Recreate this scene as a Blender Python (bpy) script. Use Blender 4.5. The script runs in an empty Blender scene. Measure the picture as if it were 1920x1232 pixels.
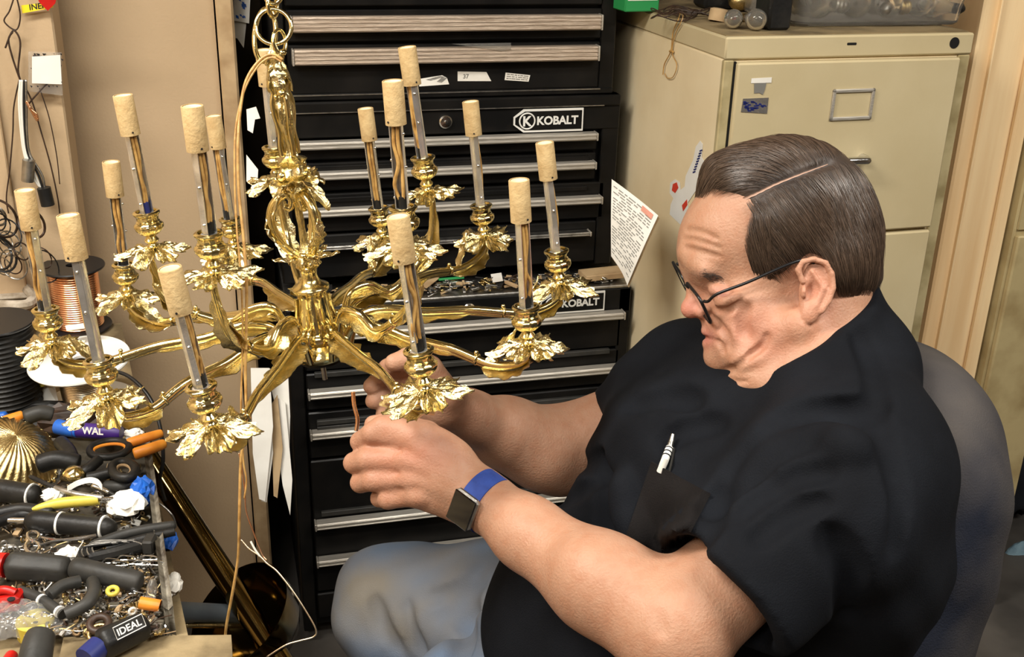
import bpy, math, random
import numpy as np
from mathutils import Vector, Matrix
random.seed(7); RNG = np.random.default_rng(11)
PI = math.pi
S = bpy.context.scene
COL = S.collection
# ------------------------------------------------------------------ camera
FPX = 2082.0
PITCH, ROLL, YAW = 0.3964, 0.0268, 0.2619
CAM = np.array([0.0, 0.0, 1.56])
Fv = np.array([math.sin(YAW)*math.cos(PITCH), math.cos(YAW)*math.cos(PITCH), -math.sin(PITCH)])
R0 = np.array([math.cos(YAW), -math.sin(YAW), 0.0]); U0 = np.cross(R0, Fv)
Rv = R0*math.cos(ROLL)+U0*math.sin(ROLL); Uv = -R0*math.sin(ROLL)+U0*math.cos(ROLL)
cd = bpy.data.cameras.new('camera'); cam = bpy.data.objects.new('camera', cd); COL.objects.link(cam)
cd.sensor_width = 36; cd.lens = FPX/1920*36; cd.clip_start = 0.02
cam.matrix_world = Matrix([[Rv[0], Uv[0], -Fv[0], CAM[0]], [Rv[1], Uv[1], -Fv[1], CAM[1]], [Rv[2], Uv[2], -Fv[2], CAM[2]], [0, 0, 0, 1]])
S.camera = cam
# ------------------------------------------------------------------ world, lights, exposure
w = bpy.data.worlds.new('world'); S.world = w; w.use_nodes = True
w.node_tree.nodes['Background'].inputs[0].default_value = (1, .95, .88, 1); w.node_tree.nodes['Background'].inputs[1].default_value = 0.25
S.view_settings.view_transform = 'Standard'; S.view_settings.look = 'None'; S.view_settings.exposure = 0.0; S.view_settings.gamma = 1
S.view_settings.use_curve_mapping = False
def area(loc, size, power, color=(1, .95, .87), aim=None):
    l = bpy.data.lights.new('ceiling_lamp_light', 'AREA'); l.shape = 'RECTANGLE'; l.size, l.size_y = size; l.energy = power; l.color = color
    o = bpy.data.objects.new('ceiling_lamp_light', l); COL.objects.link(o); o.location = loc
    if aim is not None:
        o.rotation_euler = (Vector(aim)-Vector(loc)).to_track_quat('-Z', 'Y').to_euler()
    return o
LAMPS = [((-0.85, 0.85, 2.52), (1.2, .28)), ((-0.65, -0.55, 2.52), (1.2, .28)), ((1.3, 0.25, 2.52), (1.2, .28))]
for (lc, sz), pw in zip(LAMPS, (56, 36, 42)):
    area((lc[0], lc[1], lc[2]-.035), sz, pw)
# ------------------------------------------------------------------ pixel helpers (1920x1232 frame)
def W(px, py, d): return CAM + Fv*d + Rv*((px-960)/FPX*d) - Uv*((py-616)/FPX*d)
def ray(px, py): return W(px, py, 1.0)-CAM
def onY(px, py, Y): r = ray(px, py); return CAM + r*((Y-CAM[1])/r[1])
def onX(px, py, X): r = ray(px, py); return CAM + r*((X-CAM[0])/r[0])
def onZ(px, py, Z): r = ray(px, py); return CAM + r*((Z-CAM[2])/r[2])
def nrm(v): v = np.asarray(v, float); return v/max(1e-12, np.linalg.norm(v))
# ------------------------------------------------------------------ materials
def mat(name, col, rough=.5, metal=0., col2=None, nscale=8., bump=0., bscale=60., spec=.5, trans=0., ior=1.45, emit=0., stretch=None, coat=0., sheen=0., detail=4., alpha=1., c2lo=.4, c2hi=.65, coord='Object', vcol=None, rough2=None, sss=0.):
    m = bpy.data.materials.new(name); m.use_nodes = True; nt = m.node_tree; N = nt.nodes; L = nt.links
    b = N['Principled BSDF']
    b.inputs['Base Color'].default_value = (*col, 1); b.inputs['Roughness'].default_value = rough; b.inputs['Metallic'].default_value = metal
    b.inputs['Specular IOR Level'].default_value = spec; b.inputs['IOR'].default_value = ior
    b.inputs['Transmission Weight'].default_value = trans; b.inputs['Coat Weight'].default_value = coat; b.inputs['Sheen Weight'].default_value = sheen
    b.inputs['Alpha'].default_value = alpha
    if sss: b.inputs['Subsurface Weight'].default_value = sss; b.inputs['Subsurface Radius'].default_value = (1, .35, .2); b.inputs['Subsurface Scale'].default_value = .006
    if emit: b.inputs['Emission Color'].default_value = (*col, 1); b.inputs['Emission Strength'].default_value = emit
    tc = N.new('ShaderNodeTexCoord'); mp = N.new('ShaderNodeMapping'); L.new(tc.outputs[coord], mp.inputs[0])
    if stretch: mp.inputs['Scale'].default_value = stretch
    src = None
    if vcol:
        a = N.new('ShaderNodeAttribute'); a.attribute_name = vcol; src = a.outputs['Color']; L.new(src, b.inputs['Base Color'])
    if col2 is not None:
        n = N.new('ShaderNodeTexNoise'); n.inputs['Scale'].default_value = nscale; n.inputs['Detail'].default_value = detail; L.new(mp.outputs[0], n.inputs[0])
        r = N.new('ShaderNodeMapRange'); r.inputs[1].default_value = c2lo; r.inputs[2].default_value = c2hi; L.new(n.outputs[0], r.inputs[0])
        mx = N.new('ShaderNodeMix'); mx.data_type = 'RGBA'; L.new(r.outputs[0], mx.inputs[0])
        if src is not None:
            mx.blend_type = 'MULTIPLY'; L.new(src, mx.inputs[6]); mx.inputs[7].default_value = (*col2, 1)
        else:
            mx.inputs[6].default_value = (*col, 1); mx.inputs[7].default_value = (*col2, 1)
        L.new(mx.outputs[2], b.inputs['Base Color'])
        if rough2 is not None:
            r2 = N.new('ShaderNodeMapRange'); L.new(r.outputs[0], r2.inputs[0]); r2.inputs[3].default_value = rough; r2.inputs[4].default_value = rough2; L.new(r2.outputs[0], b.inputs['Roughness'])
    if bump:
        n2 = N.new('ShaderNodeTexNoise'); n2.inputs['Scale'].default_value = bscale; n2.inputs['Detail'].default_value = 5; L.new(mp.outputs[0], n2.inputs[0])
        bp = N.new('ShaderNodeBump'); bp.inputs['Strength'].default_value = bump; bp.inputs['Distance'].default_value = .002; L.new(n2.outputs[0], bp.inputs['Height']); L.new(bp.outputs[0], b.inputs['Normal'])
    return m
def s2l(r, g, b):
    f = lambda c: (c/255/12.92) if c/255 <= .04045 else ((c/255+.055)/1.055)**2.4
    return (f(r), f(g), f(b))
M = {}
M['wall'] = mat('wall_paint', s2l(190, 165, 132), .75, col2=s2l(180, 156, 123), nscale=3, bump=.25, bscale=180)
M['white_ceiling'] = mat('ceiling_paint', (.45, .42, .36), .9, bump=.3, bscale=90)
M['room_wall'] = mat('room_wall_paint', s2l(112, 98, 80), .85, col2=s2l(70, 60, 50), nscale=2.2, detail=5)
M['floor'] = mat('floor_concrete', (.05, .045, .04), .6, col2=(.1, .09, .08), nscale=5, bump=.4, bscale=40)
M['brass'] = mat('polished_brass', (.89, .77, .42), .11, 1., col2=(.76, .62, .26), nscale=22, rough2=.2, bump=.10, bscale=300)
M['brass_cast'] = mat('cast_brass', (.87, .76, .45), .19, 1., col2=(.58, .47, .20), nscale=60, rough2=.27, bump=.45, bscale=420)
M['brass_old'] = mat('satin_brass', (.72, .56, .27), .3, 1., col2=(.45, .33, .14), nscale=45, bump=.4, bscale=300)
M['nickel'] = mat('nickel_bracket', (.90, .89, .87), .2, .85, col2=(.66, .64, .6), nscale=40, bump=.15, bscale=120)
M['chrome'] = mat('bright_steel', (.78, .78, .76), .18, 1., col2=(.6, .6, .6), nscale=50, bump=.1, bscale=200)
M['steel'] = mat('dull_steel', (.5, .49, .46), .38, 1., col2=(.3, .29, .27), nscale=60, bump=.2, bscale=300)
M['card'] = mat('buff_cardboard', s2l(188, 162, 116), .85, col2=s2l(172, 144, 98), nscale=70, bump=.5, bscale=260)
M['card_in'] = mat('pale_cardboard_rim', s2l(238, 222, 180), .85)
M['cord'] = mat('gold_cord', s2l(196, 156, 92), .38, col2=s2l(160, 118, 62), nscale=90, coat=.3)
M['black_metal'] = mat('black_enamel', (.006, .006, .006), .34, spec=.22, col2=(.010, .009, .008), nscale=14, bump=.08, bscale=80, rough2=.42)
M['black_gap'] = mat('dark_gap', (.003, .003, .003), .9)
M['alu'] = mat('brushed_aluminium', s2l(205, 200, 190), .42, .55, col2=s2l(170, 165, 155), nscale=30, stretch=(1, 30, 30), bump=.15, bscale=60)
M['alu_warm'] = mat('worn_brushed_aluminium', s2l(196, 180, 162), .4, .45, col2=s2l(158, 140, 122), nscale=14, stretch=(1.2, 30, 40), bump=.4, bscale=50, detail=6)
M['white_print'] = mat('silver_print', s2l(225, 225, 220), .4)
M['white_paper'] = mat('white_paper', s2l(238, 236, 228), .8, col2=s2l(222, 218, 208), nscale=12)
M['ink'] = mat('black_ink', (.01, .01, .012), .6)
M['grey_ink'] = mat('grey_print', s2l(120, 118, 112), .7)
M['cabinet'] = mat('putty_enamel', s2l(198, 184, 148), .42, col2=s2l(190, 175, 138), nscale=5, bump=.12, bscale=160)
M['cabinet_side_lit'] = mat('side_lit_putty_enamel', s2l(234, 219, 184), .45, col2=s2l(218, 199, 160), nscale=3.5, bump=.12, bscale=120, detail=6)  # same putty enamel, lightened in its colour to imitate light from the left
M['cabinet_trim'] = mat('putty_metal_trim', s2l(196, 182, 140), .35, .2, col2=s2l(160, 145, 105), nscale=18)
M['dust'] = mat('dusty_enamel', s2l(140, 122, 88), .8, col2=s2l(96, 82, 58), nscale=14, bump=.6, bscale=90)
M['wood'] = mat('pine_wood', s2l(240, 213, 168), .5, col2=s2l(228, 194, 146), nscale=4, stretch=(7, 7, .5), bump=.15, bscale=30, detail=6)
M['olive'] = mat('olive_paint', s2l(176, 160, 118), .5, col2=s2l(140, 120, 80), nscale=9, bump=.3, bscale=50, detail=7, c2lo=.5, c2hi=.75)
M['rubber'] = mat('black_rubber', (.009, .009, .009), .45, spec=.35, col2=(.018, .017, .015), nscale=30, bump=.25, bscale=150)
M['grey_rubber'] = mat('grey_rubber', (.026, .026, .024), .5, spec=.35, col2=(.042, .04, .036), nscale=25, bump=.2, bscale=150)
M['orange'] = mat('orange_plastic', s2l(226, 146, 50), .4, col2=s2l(190, 100, 26), nscale=20)
M['yellow'] = mat('yellow_plastic', s2l(212, 196, 82), .4, col2=s2l(190, 168, 60), nscale=20)
M['blue'] = mat('blue_plastic', s2l(30, 96, 190), .4, col2=s2l(20, 70, 150), nscale=20)
M['navy'] = mat('navy_plastic', s2l(30, 40, 100), .45)
M['purple'] = mat('purple_plastic', s2l(58, 30, 112), .45)
M['red'] = mat('red_plastic', s2l(190, 24, 18), .38, col2=s2l(150, 14, 10), nscale=20)
M['copper'] = mat('copper_wire', (.86, .42, .22), .25, 1., col2=(.95, .6, .4), nscale=40)
M['copper_pale'] = mat('pale_copper_wire', (.8, .62, .42), .3, 1., col2=(.9, .8, .6), nscale=40)
M['white_plastic'] = mat('white_plastic', s2l(235, 235, 230), .4, col2=s2l(215, 213, 205), nscale=6)
M['bench'] = mat('worn_bench_board', s2l(150, 132, 98), .8, col2=s2l(92, 78, 54), nscale=14, bump=.6, bscale=120, detail=7)
M['tray'] = mat('grimy_tray', (.03, .027, .022), .6, col2=(.12, .1, .07), nscale=30, bump=.4, bscale=120)
M['tray_edge'] = mat('worn_tray_edge', s2l(132, 126, 112), .5, .3, col2=s2l(70, 62, 50), nscale=40, bump=.5, bscale=160)
M['clear'] = mat('clear_plastic', (.93, .94, .94), .12, trans=.92, ior=1.2, bump=.15, bscale=30)
M['frost'] = mat('cloudy_plastic', (.93, .92, .88), .16, trans=.93, ior=1.15, bump=.2, bscale=25)
M['glass'] = mat('bulb_glass', (.95, .95, .92), .03, trans=.97, ior=1.3)
M['smoke_glass'] = mat('smoky_bulb_glass', (.45, .42, .36), .06, trans=.8, ior=1.35)
M['dark_wire'] = mat('brown_wire', s2l(62, 44, 32), .5, col2=s2l(40, 28, 20), nscale=60)
M['white_wire'] = mat('white_wire', s2l(225, 222, 212), .45)
M['black_cable'] = mat('black_cable', (.012, .012, .012), .4)
M['cloth_grey'] = mat('grey_felt', s2l(186, 176, 160), .95, col2=s2l(150, 138, 120), nscale=60, bump=.8, bscale=160)
M['pink_paper'] = mat('pink_paper', s2l(232, 190, 180), .8)
M['tan_paper'] = mat('tan_card', s2l(186, 160, 122), .8, col2=s2l(160, 132, 96), nscale=20)
M['green'] = mat('green_card', s2l(40, 140, 76), .5)
M['red_print'] = mat('red_print', s2l(200, 60, 40), .6)
M['salmon'] = mat('salmon_print', s2l(216, 150, 130), .7)
M['yellow_tape'] = mat('yellow_tape', s2l(236, 214, 40), .5)
M['silver_foil'] = mat('silver_film', (.8, .8, .8), .2, .9, bump=1., bscale=60)
M['lens'] = mat('lens_glass', (.97, .98, .98), .01, trans=1., ior=1.06)
M['brass_dark_refl'] = mat('brass_dark_reflections', (.22, .15, .05), .10, 1., col2=(.12, .08, .03), nscale=7)  # polished brass with its dark reflections put into the base colour
M['grey_pipe'] = mat('grey_paint', s2l(96, 104, 110), .45, col2=s2l(70, 76, 82), nscale=9)
M['lamp_panel'] = mat('lamp_diffuser', (1, .95, .86), .5, emit=2.)
# ------------------------------------------------------------------ mesh builder
class MB:
    def __init__(s): s.v = []; s.f = []; s.n = 0; s.mi = []
    def add(s, v, f, mi=0):
        v = np.asarray(v, float).reshape(-1, 3); s.v.append(v)
        o = s.n; s.f.extend([tuple(int(i)+o for i in q) for q in f]); s.mi.extend([mi]*len(f)); s.n += len(v); return s
    def quad(s, a, b, c, d, mi=0): return s.add([a, b, c, d], [(0, 1, 2, 3)], mi)
    def box(s, lo, hi, mi=0, bev=0.):
        lo = np.array(lo, float); hi = np.array(hi, float); c = (lo+hi)/2; h = np.abs(hi-lo)/2
        return s.obox(c, (1, 0, 0), (0, 1, 0), (0, 0, 1), h, mi, bev)
    def obox(s, c, ax, ay, az, h, mi=0, bev=0.):
        c = np.asarray(c, float); A = [np.asarray(a, float) for a in (ax, ay, az)]
        if bev <= 0:
            v = [c+A[0]*h[0]*x+A[1]*h[1]*y+A[2]*h[2]*z for x in (-1, 1) for y in (-1, 1) for z in (-1, 1)]
            return s.add(v, [(0, 1, 3, 2), (4, 6, 7, 5), (0, 4, 5, 1), (2, 3, 7, 6), (0, 2, 6, 4), (1, 5, 7, 3)], mi)
        b = min(bev, min(h)*.95); V = []; idx = {}
        for x in (-1, 1):
            for y in (-1, 1):
                for z in (-1, 1):
                    for k in range(3):
                        q = [h[0]-b, h[1]-b, h[2]-b]; q[k] = h[k]
                        idx[(x, y, z, k)] = len(V); V.append(c+A[0]*x*q[0]+A[1]*y*q[1]+A[2]*z*q[2])
        F = []
        for k in range(3):
            i, j = [(1, 2), (0, 2), (0, 1)][k]
            for sg in (-1, 1):
                q = []
                for (a, bb) in ((-1, -1), (1, -1), (1, 1), (-1, 1)):
                    t = [0, 0, 0]; t[k] = sg; t[i] = a; t[j] = bb; q.append(idx[(t[0], t[1], t[2], k)])
                F.append(q)
        for k in range(3):
            i, j = [(1, 2), (0, 2), (0, 1)][k]
            for a in (-1, 1):
                for bb in (-1, 1):
                    q = []
                    for (sg, kk) in ((-1, i), (1, i), (1, j), (-1, j)):
                        t = [0, 0, 0]; t[k] = sg; t[i] = a; t[j] = bb; q.append(idx[(t[0], t[1], t[2], kk)])
                    F.append(q)
        for x in (-1, 1):
            for y in (-1, 1):
                for z in (-1, 1): F.append([idx[(x, y, z, 0)], idx[(x, y, z, 1)], idx[(x, y, z, 2)]])
        return s.add(V, F, mi)
    def tube(s, pts, r, n=8, mi=0, closed=False, cap=True, flat=1., up=None):
        P = np.asarray(pts, float); m = len(P)
        rr = np.full(m, r, float) if np.isscalar(r) else np.asarray(r, float)
        T = np.zeros_like(P)
        if closed: T = np.roll(P, -1, 0)-np.roll(P, 1, 0)
        else: T[1:-1] = P[2:]-P[:-2]; T[0] = P[1]-P[0]; T[-1] = P[-1]-P[-2]
        T /= np.maximum(1e-9, np.linalg.norm(T, axis=1))[:, None]
        a = np.array(up, float) if up is not None else (np.array([0, 0, 1.]) if abs(T[0][2]) < .9 else np.array([1., 0, 0]))
        V = []; ang = np.arange(n)*2*PI/n
        x = np.cross(T[0], a); x /= max(1e-9, np.linalg.norm(x))
        for i in range(m):
            if up is not None: x = np.cross(T[i], a)
            else: x = x-T[i]*np.dot(x, T[i])
            x = x/max(1e-9, np.linalg.norm(x)); y = np.cross(x, T[i]) if up is not None else np.cross(T[i], x)
            V.append(P[i]+rr[i]*(np.cos(ang)[:, None]*x+np.sin(ang)[:, None]*y*flat))
        V = np.concatenate(V); F = []
        for i in range(m if closed else m-1):
            j = (i+1) % m
            for k in range(n): F.append((i*n+k, i*n+(k+1) % n, j*n+(k+1) % n, j*n+k))
        if cap and not closed: F.append(tuple(range(n))[::-1]); F.append(tuple((m-1)*n+k for k in range(n)))
        return s.add(V, F, mi)
    def lathe(s, prof, c, ax=(0, 0, 1), n=32, mi=0, mod=None, capends=False):
        ax = nrm(ax); t = np.array([1., 0, 0]) if abs(ax[0]) < .8 else np.array([0, 1., 0])
        e1 = nrm(np.cross(ax, t)); e2 = np.cross(ax, e1); ang = np.arange(n)*2*PI/n; V = []
        for (r, z) in prof:
            q = r*(mod(ang, z) if mod else np.ones(n))
            V.append(np.asarray(c, float)+ax*z+q[:, None]*(np.cos(ang)[:, None]*e1+np.sin(ang)[:, None]*e2))
        V = np.concatenate(V); F = []
        for i in range(len(prof)-1):
            for k in range(n): F.append((i*n+k, i*n+(k+1) % n, (i+1)*n+(k+1) % n, (i+1)*n+k))
        if capends: F.append(tuple(range(n))[::-1]); F.append(tuple((len(prof)-1)*n+k for k in range(n)))
        return s.add(V, F, mi)
    def sphere(s, c, r, n=12, mi=0, sc=(1, 1, 1), ax=None):
        pr = [(math.sin(PI*i/(n//2)), -math.cos(PI*i/(n//2))) for i in range(n//2+1)]
        A = np.eye(3) if ax is None else np.array(ax, float)
        V = []; F = []
        for (a, b) in pr:
            for k in range(n):
                t = 2*PI*k/n; p = np.array([a*math.cos(t)*sc[0], a*math.sin(t)*sc[1], b*sc[2]])*r
                V.append(np.asarray(c)+p@A)
        for i in range(len(pr)-1):
            for k in range(n): F.append((i*n+k, i*n+(k+1) % n, (i+1)*n+(k+1) % n, (i+1)*n+k))
        return s.add(V, F, mi)
    def prism(s, poly, ext, mi=0):
        poly = np.asarray(poly, float); ext = np.asarray(ext, float); n = len(poly)
        return s.add(np.concatenate([poly, poly+ext]), [tuple(range(n))[::-1], tuple(range(n, 2*n))]+[(i, (i+1) % n, n+(i+1) % n, n+i) for i in range(n)], mi)
    def grid(s, G, mi=0, thick=0.):
        G = np.asarray(G, float); a, b = G.shape[:2]
        F = [(i*b+j, i*b+j+1, (i+1)*b+j+1, (i+1)*b+j) for i in range(a-1) for j in range(b-1)]
        if thick:
            du = np.gradient(G, axis=0); dv = np.gradient(G, axis=1); nn = np.cross(du, dv); nn /= np.maximum(1e-9, np.linalg.norm(nn, axis=2))[:, :, None]
            H = G-nn*thick; o = a*b
            F2 = [tuple(i+o for i in q[::-1]) for q in F]
            br = [(i, j) for j in range(b) for i in (0,)]
            loop = [j for j in range(b)]+[i*b+b-1 for i in range(1, a)]+[(a-1)*b+j for j in range(b-2, -1, -1)]+[i*b for i in range(a-2, 0, -1)]
            F3 = [(loop[k], loop[(k+1) % len(loop)], loop[(k+1) % len(loop)]+o, loop[k]+o) for k in range(len(loop))]
            return s.add(np.concatenate([G.reshape(-1, 3), H.reshape(-1, 3)]), F+F2+F3, mi)
        return s.add(G.reshape(-1, 3), F, mi)
WL = {}
def wloc(o): return WL.get(o.name, np.zeros(3)) if o else np.zeros(3)
def obj(name, mb, m, parent=None, smooth=40, loc=None, label=None):
    if isinstance(mb, MB): V = np.concatenate(mb.v); Fc = mb.f; mi = mb.mi
    else: V, Fc = mb; mi = None
    pl = wloc(parent)
    o_loc = np.array(loc, float) if loc is not None else (pl if parent else V.mean(0))
    if parent is None and loc is None: o_loc = np.array([(V[:, 0].min()+V[:, 0].max())/2, (V[:, 1].min()+V[:, 1].max())/2, V[:, 2].min()])
    me = bpy.data.meshes.new(name)
    if isinstance(Fc, np.ndarray):
        Vl = (V-o_loc).astype(np.float32); me.vertices.add(len(Vl)); me.vertices.foreach_set('co', Vl.ravel())
        k = Fc.shape[1]; me.loops.add(Fc.size); me.loops.foreach_set('vertex_index', Fc.ravel().astype(np.int32))
        me.polygons.add(len(Fc)); me.polygons.foreach_set('loop_start', np.arange(0, Fc.size, k, dtype=np.int32)); me.polygons.foreach_set('loop_total', np.full(len(Fc), k, dtype=np.int32))
        me.update(calc_edges=True); me.validate()
    else: me.from_pydata([tuple(p) for p in (V-o_loc)], [], Fc)
    for q in (m if isinstance(m, (list, tuple)) else [m]): me.materials.append(q)
    if mi and isinstance(m, (list, tuple)): me.polygons.foreach_set('material_index', mi)
    if smooth:
        me.polygons.foreach_set('use_smooth', [True]*len(me.polygons))
        if smooth < 180: me.set_sharp_from_angle(angle=math.radians(smooth))
    me.update()
    o = bpy.data.objects.new(name, me); COL.objects.link(o)
    if parent: o.parent = parent; o.location = tuple(o_loc-pl)
    else: o.location = tuple(o_loc)
    WL[o.name] = o_loc
    if label: o['label'] = label
    return o
def tag(o, label, cat, group=None, kind=None):
    o['label'] = label; o['category'] = cat
    if group: o['group'] = group
    if kind: o['kind'] = kind
    return o
def thing(name, loc, label, cat, group=None):
    o = bpy.data.objects.new(name, None); COL.objects.link(o); o.location = tuple(loc); o.empty_display_size = .02; WL[o.name] = np.array(loc, float)
    return tag(o, label, cat, group)
def struct(name, mb, m, parent=None, smooth=0):
    o = obj(name, mb, m, parent, smooth=smooth)
    if parent is None: o['kind'] = 'structure'
    return o
def spline(pts, n=40, closed=False):
    P = np.asarray(pts, float); m = len(P); out = []
    segs = m if closed else m-1; per = max(2, n//segs)
    for i in range(segs):
        if closed: p0, p1, p2, p3 = P[(i-1) % m], P[i], P[(i+1) % m], P[(i+2) % m]
        else: p0, p1, p2, p3 = P[max(i-1, 0)], P[i], P[i+1], P[min(i+2, m-1)]
        for k in range(per):
            t = k/per
            out.append(.5*((2*p1)+(-p0+p2)*t+(2*p0-5*p1+4*p2-p3)*t*t+(-p0+3*p1-3*p2+p3)*t**3))
    if not closed: out.append(P[-1])
    return np.array(out)
def text_mb(txt, origin, ex, ey, size, depth=.0006, bold=.0, space=1.):
    c = bpy.data.curves.new('t', 'FONT'); c.body = txt; c.size = 1; c.extrude = .5; c.offset = bold; c.space_character = space; c.resolution_u = 3
    o = bpy.data.objects.new('t', c); COL.objects.link(o); dg = bpy.context.evaluated_depsgraph_get(); me = bpy.data.meshes.new_from_object(o.evaluated_get(dg))
    ex = nrm(ex); ey = nrm(ey); ez = np.cross(ex, ey); mb = MB()
    V = np.array([v.co[:] for v in me.vertices]); 
    Vw = np.asarray(origin)+V[:, :1]*size*ex+V[:, 1:2]*size*ey+(V[:, 2:3]+.5)*depth*ez
    mb.add(Vw, [tuple(p.vertices) for p in me.polygons])
    wd = V[:, 0].max()*size
    bpy.data.objects.remove(o); bpy.data.curves.remove(c); bpy.data.meshes.remove(me)
    return mb, wd
# ================================================================== ROOM
X0, X1, Y0, Y1, H = -1.7, 2.6, -1.9, 2.62, 2.6
struct('floor', MB().box((X0, Y0, -.05), (X1, Y1, 0)), M['floor'])
struct('ceiling', MB().box((X0, Y0, H), (X1, Y1, H+.05)), M['white_ceiling'])
struct('wall_left', MB().box((X0-.05, Y0, 0), (X0, Y1, H)), M['wall'])
struct('wall_rear', MB().box((X0, Y0-.05, 0), (X1, Y0, H)), M['room_wall'])
struct('wall_right', MB().box((X1, Y0, 0), (X1+.05, Y1, H)), M['room_wall'])
struct('wall_back', MB().box((X0, Y1, 0), (X1, Y1+.05, H)), M['room_wall'])
for (lc, sz), wh in zip(LAMPS, ('above the chandelier', 'behind the camera', 'on the right side of the room')):
    t = thing('ceiling_lamp', (lc[0], lc[1], 2.6), 'long ceiling light fitting '+wh+', outside the picture', 'lamp', 'ceiling lights')
    obj('lamp_housing', MB().box((lc[0]-sz[0]/2-.03, lc[1]-sz[1]/2-.03, 2.56), (lc[0]+sz[0]/2+.03, lc[1]+sz[1]/2+.03, 2.6), bev=.006), M['white_plastic'], t)
    obj('lamp_diffuser', MB().box((lc[0]-sz[0]/2, lc[1]-sz[1]/2, 2.55-.0), (lc[0]+sz[0]/2, lc[1]+sz[1]/2, 2.56)), M['lamp_panel'], t)
# tan partition wall behind the chandelier
WY = 2.12
xr_ = onY(430, 400, WY)[0]
struct('wall_partition', MB().box((X0, WY, 0), (xr_, WY+.1, H)), M['wall'])
xs2 = onY(452, 400, WY)[0]
struct('trim_1', MB().box((xr_+.003, WY-.018, 0), (xs2+.012, WY+.1, H), bev=.004), M['tan_paper'])
# plywood board on the left
BY = 1.98
a = onY(-60, 0, BY); b = onY(105, 20, BY); c = onY(140, 400, BY); dd = onY(-60, 560, BY)
bx = (b[0]+c[0])/2
struct('trim_2', MB().box((a[0]-.4, BY, .3), (bx, BY+.09, 2.3), bev=.003), M['wall'])
struct('trim_3', MB().box((bx-.16, BY-.012, .3), (bx-.1, BY-.0005, 2.3), bev=.002), M['wall'])
# ================================================================== TOOL CHEST
CY, CY2 = 2.038, 1.978
XL, XR = .130, .695
def zY(px, py, Y): return onY(px, py, Y)[2]
def drawer(parent, x0, x1, z0, z1, Y, hz, hh, hx0, hx1, hm, name='drawer'):
    d = obj(name, MB().box((x0, Y-.006, z0), (x1, Y+.012, z1), bev=.0025), M['black_metal'], parent)
    if hz is not None:
        hb = MB(); hb.box((hx0, Y-.030, hz-hh/2), (hx1, Y-.007, hz+hh/2), bev=.002)
        n = 4 if hh > .02 else 2
        for i in range(n):
            zz = hz-hh/2+hh*(i+.5)/n; hb.box((hx0+.001, Y-.0315, zz-.0011), (hx1-.001, Y-.0295, zz+.0011), bev=.0005)
        obj('drawer_handle', hb, hm, d)
        obj('handle_end_cap', MB().box((hx0-.003, Y-.031, hz-hh/2-.0008), (hx0+.0005, Y-.007, hz+hh/2+.0008), bev=.001), M['alu'], d); obj('handle_end_cap', MB().box((hx1-.0005, Y-.031, hz-hh/2-.0008), (hx1+.003, Y-.007, hz+hh/2+.0008), bev=.001), M['alu'], d)
    return d
FB = .034 # handle front offset: handle face sits nearer, so the drawers' plane is set back
# --- top chest
z_a = [zY(830, y, CY-.03) for y in (45, 105)]
ztop = 1.72; zb1 = zY(830, 182, CY)
tc = thing('tool_chest', (.41, CY+.2, zb1), 'black steel top tool chest with two broad ribbed aluminium drawer pulls, uppermost of the stack', 'tool chest')
Yc = CY
x0b = XL-.035; x1b = onY(1150, 120, CY)[0]
bd = MB(); bd.box((x0b, Yc+.012, zb1), (x1b, Yc+.42, ztop), bev=.004)
bd.box((x0b, Yc-.004, zb1), (x0b+.022, Yc+.02, ztop), bev=.002); bd.box((x1b-.03, Yc-.004, zb1), (x1b, Yc+.02, ztop), bev=.002)
bd.box((x0b, Yc-.006, zb1), (x1b, Yc+.02, zb1+.012), bev=.002)
obj('chest_body', bd, M['black_metal'], tc)
zs = zY(830, 172, CY)
ed = [zY(830, 14, CY), zY(830, 78, CY)]
drawer(tc, XL-.01, XR+.008, ed[0]+.004, ztop-.02, Yc, None, 0, 0, 0, None)
d1 = drawer(tc, XL-.01, XR+.008, ed[1]+.003, ed[0]-.003, Yc, z_a[0], .0265, XL+.0, XR, M['alu_warm'])
d2 = drawer(tc, XL-.01, XR+.008, zs+.002, ed[1]-.003, Yc, z_a[1], .0265, XL+.0, XR-.003, M['alu_warm'])
obj('bright_edge_line', MB().box((XL-.01, Yc-.0075, zs-.0012), (XR+.012, Yc-.004, zs+.0008)), M['steel'], tc)
# strips of paper stuck on the chest
def sticker(parent, name, pts, Y, m, lines=0, mi=None, label=None):
    P = [onY(x, y, Y) for x, y in pts]; mb = MB().prism(P, (0, -.0006, 0)); o = obj(name, mb, m, parent, smooth=0, label=label)
    if lines:
        a, b, c, d = [np.array(p) for p in P[:4]]
        lm = MB(); rr = random.Random(lines*7+int(pts[0][0]))
        for i in range(lines):
            t = (i+.7)/(lines+.6); l = a+(d-a)*t; r = b+(c-b)*t; s0 = .06; 
            while s0 < .9:
                s1 = min(.94, s0+rr.uniform(.06, .2)); h = np.linalg.norm(d-a)/(lines+.6)*.22
                A = l+(r-l)*s0; B = l+(r-l)*s1; up = nrm(a-d)*h
                off = np.array([0, -.0009, 0]); lm.quad(A-up+off, B-up+off, B+up+off, A+up+off); s0 = s1+rr.uniform(.015, .04)
        obj('print_lines', lm, mi or M['grey_ink'], o, smooth=0)
    return o
YS = Yc-.0062
sticker(d2, 'paper_label', [(786, 148), (829, 141), (838, 146), (842, 158), (786, 162)], YS, M['white_paper'], 2)
st = sticker(d2, 'paper_label', [(858, 134), (912, 135), (921, 152), (858, 152)], YS, M['white_paper'])
tm, _ = text_mb('37', onY(868, 147, YS-.0007), (1, 0, 0), (0, 0, 1), .011, .0003, .02); obj('handwritten_number', tm, M['grey_ink'], st, smooth=0)
sticker(d2, 'paper_label', [(948, 136), (994, 141), (991, 153), (946, 150)], YS, M['white_paper'], 3)
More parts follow.
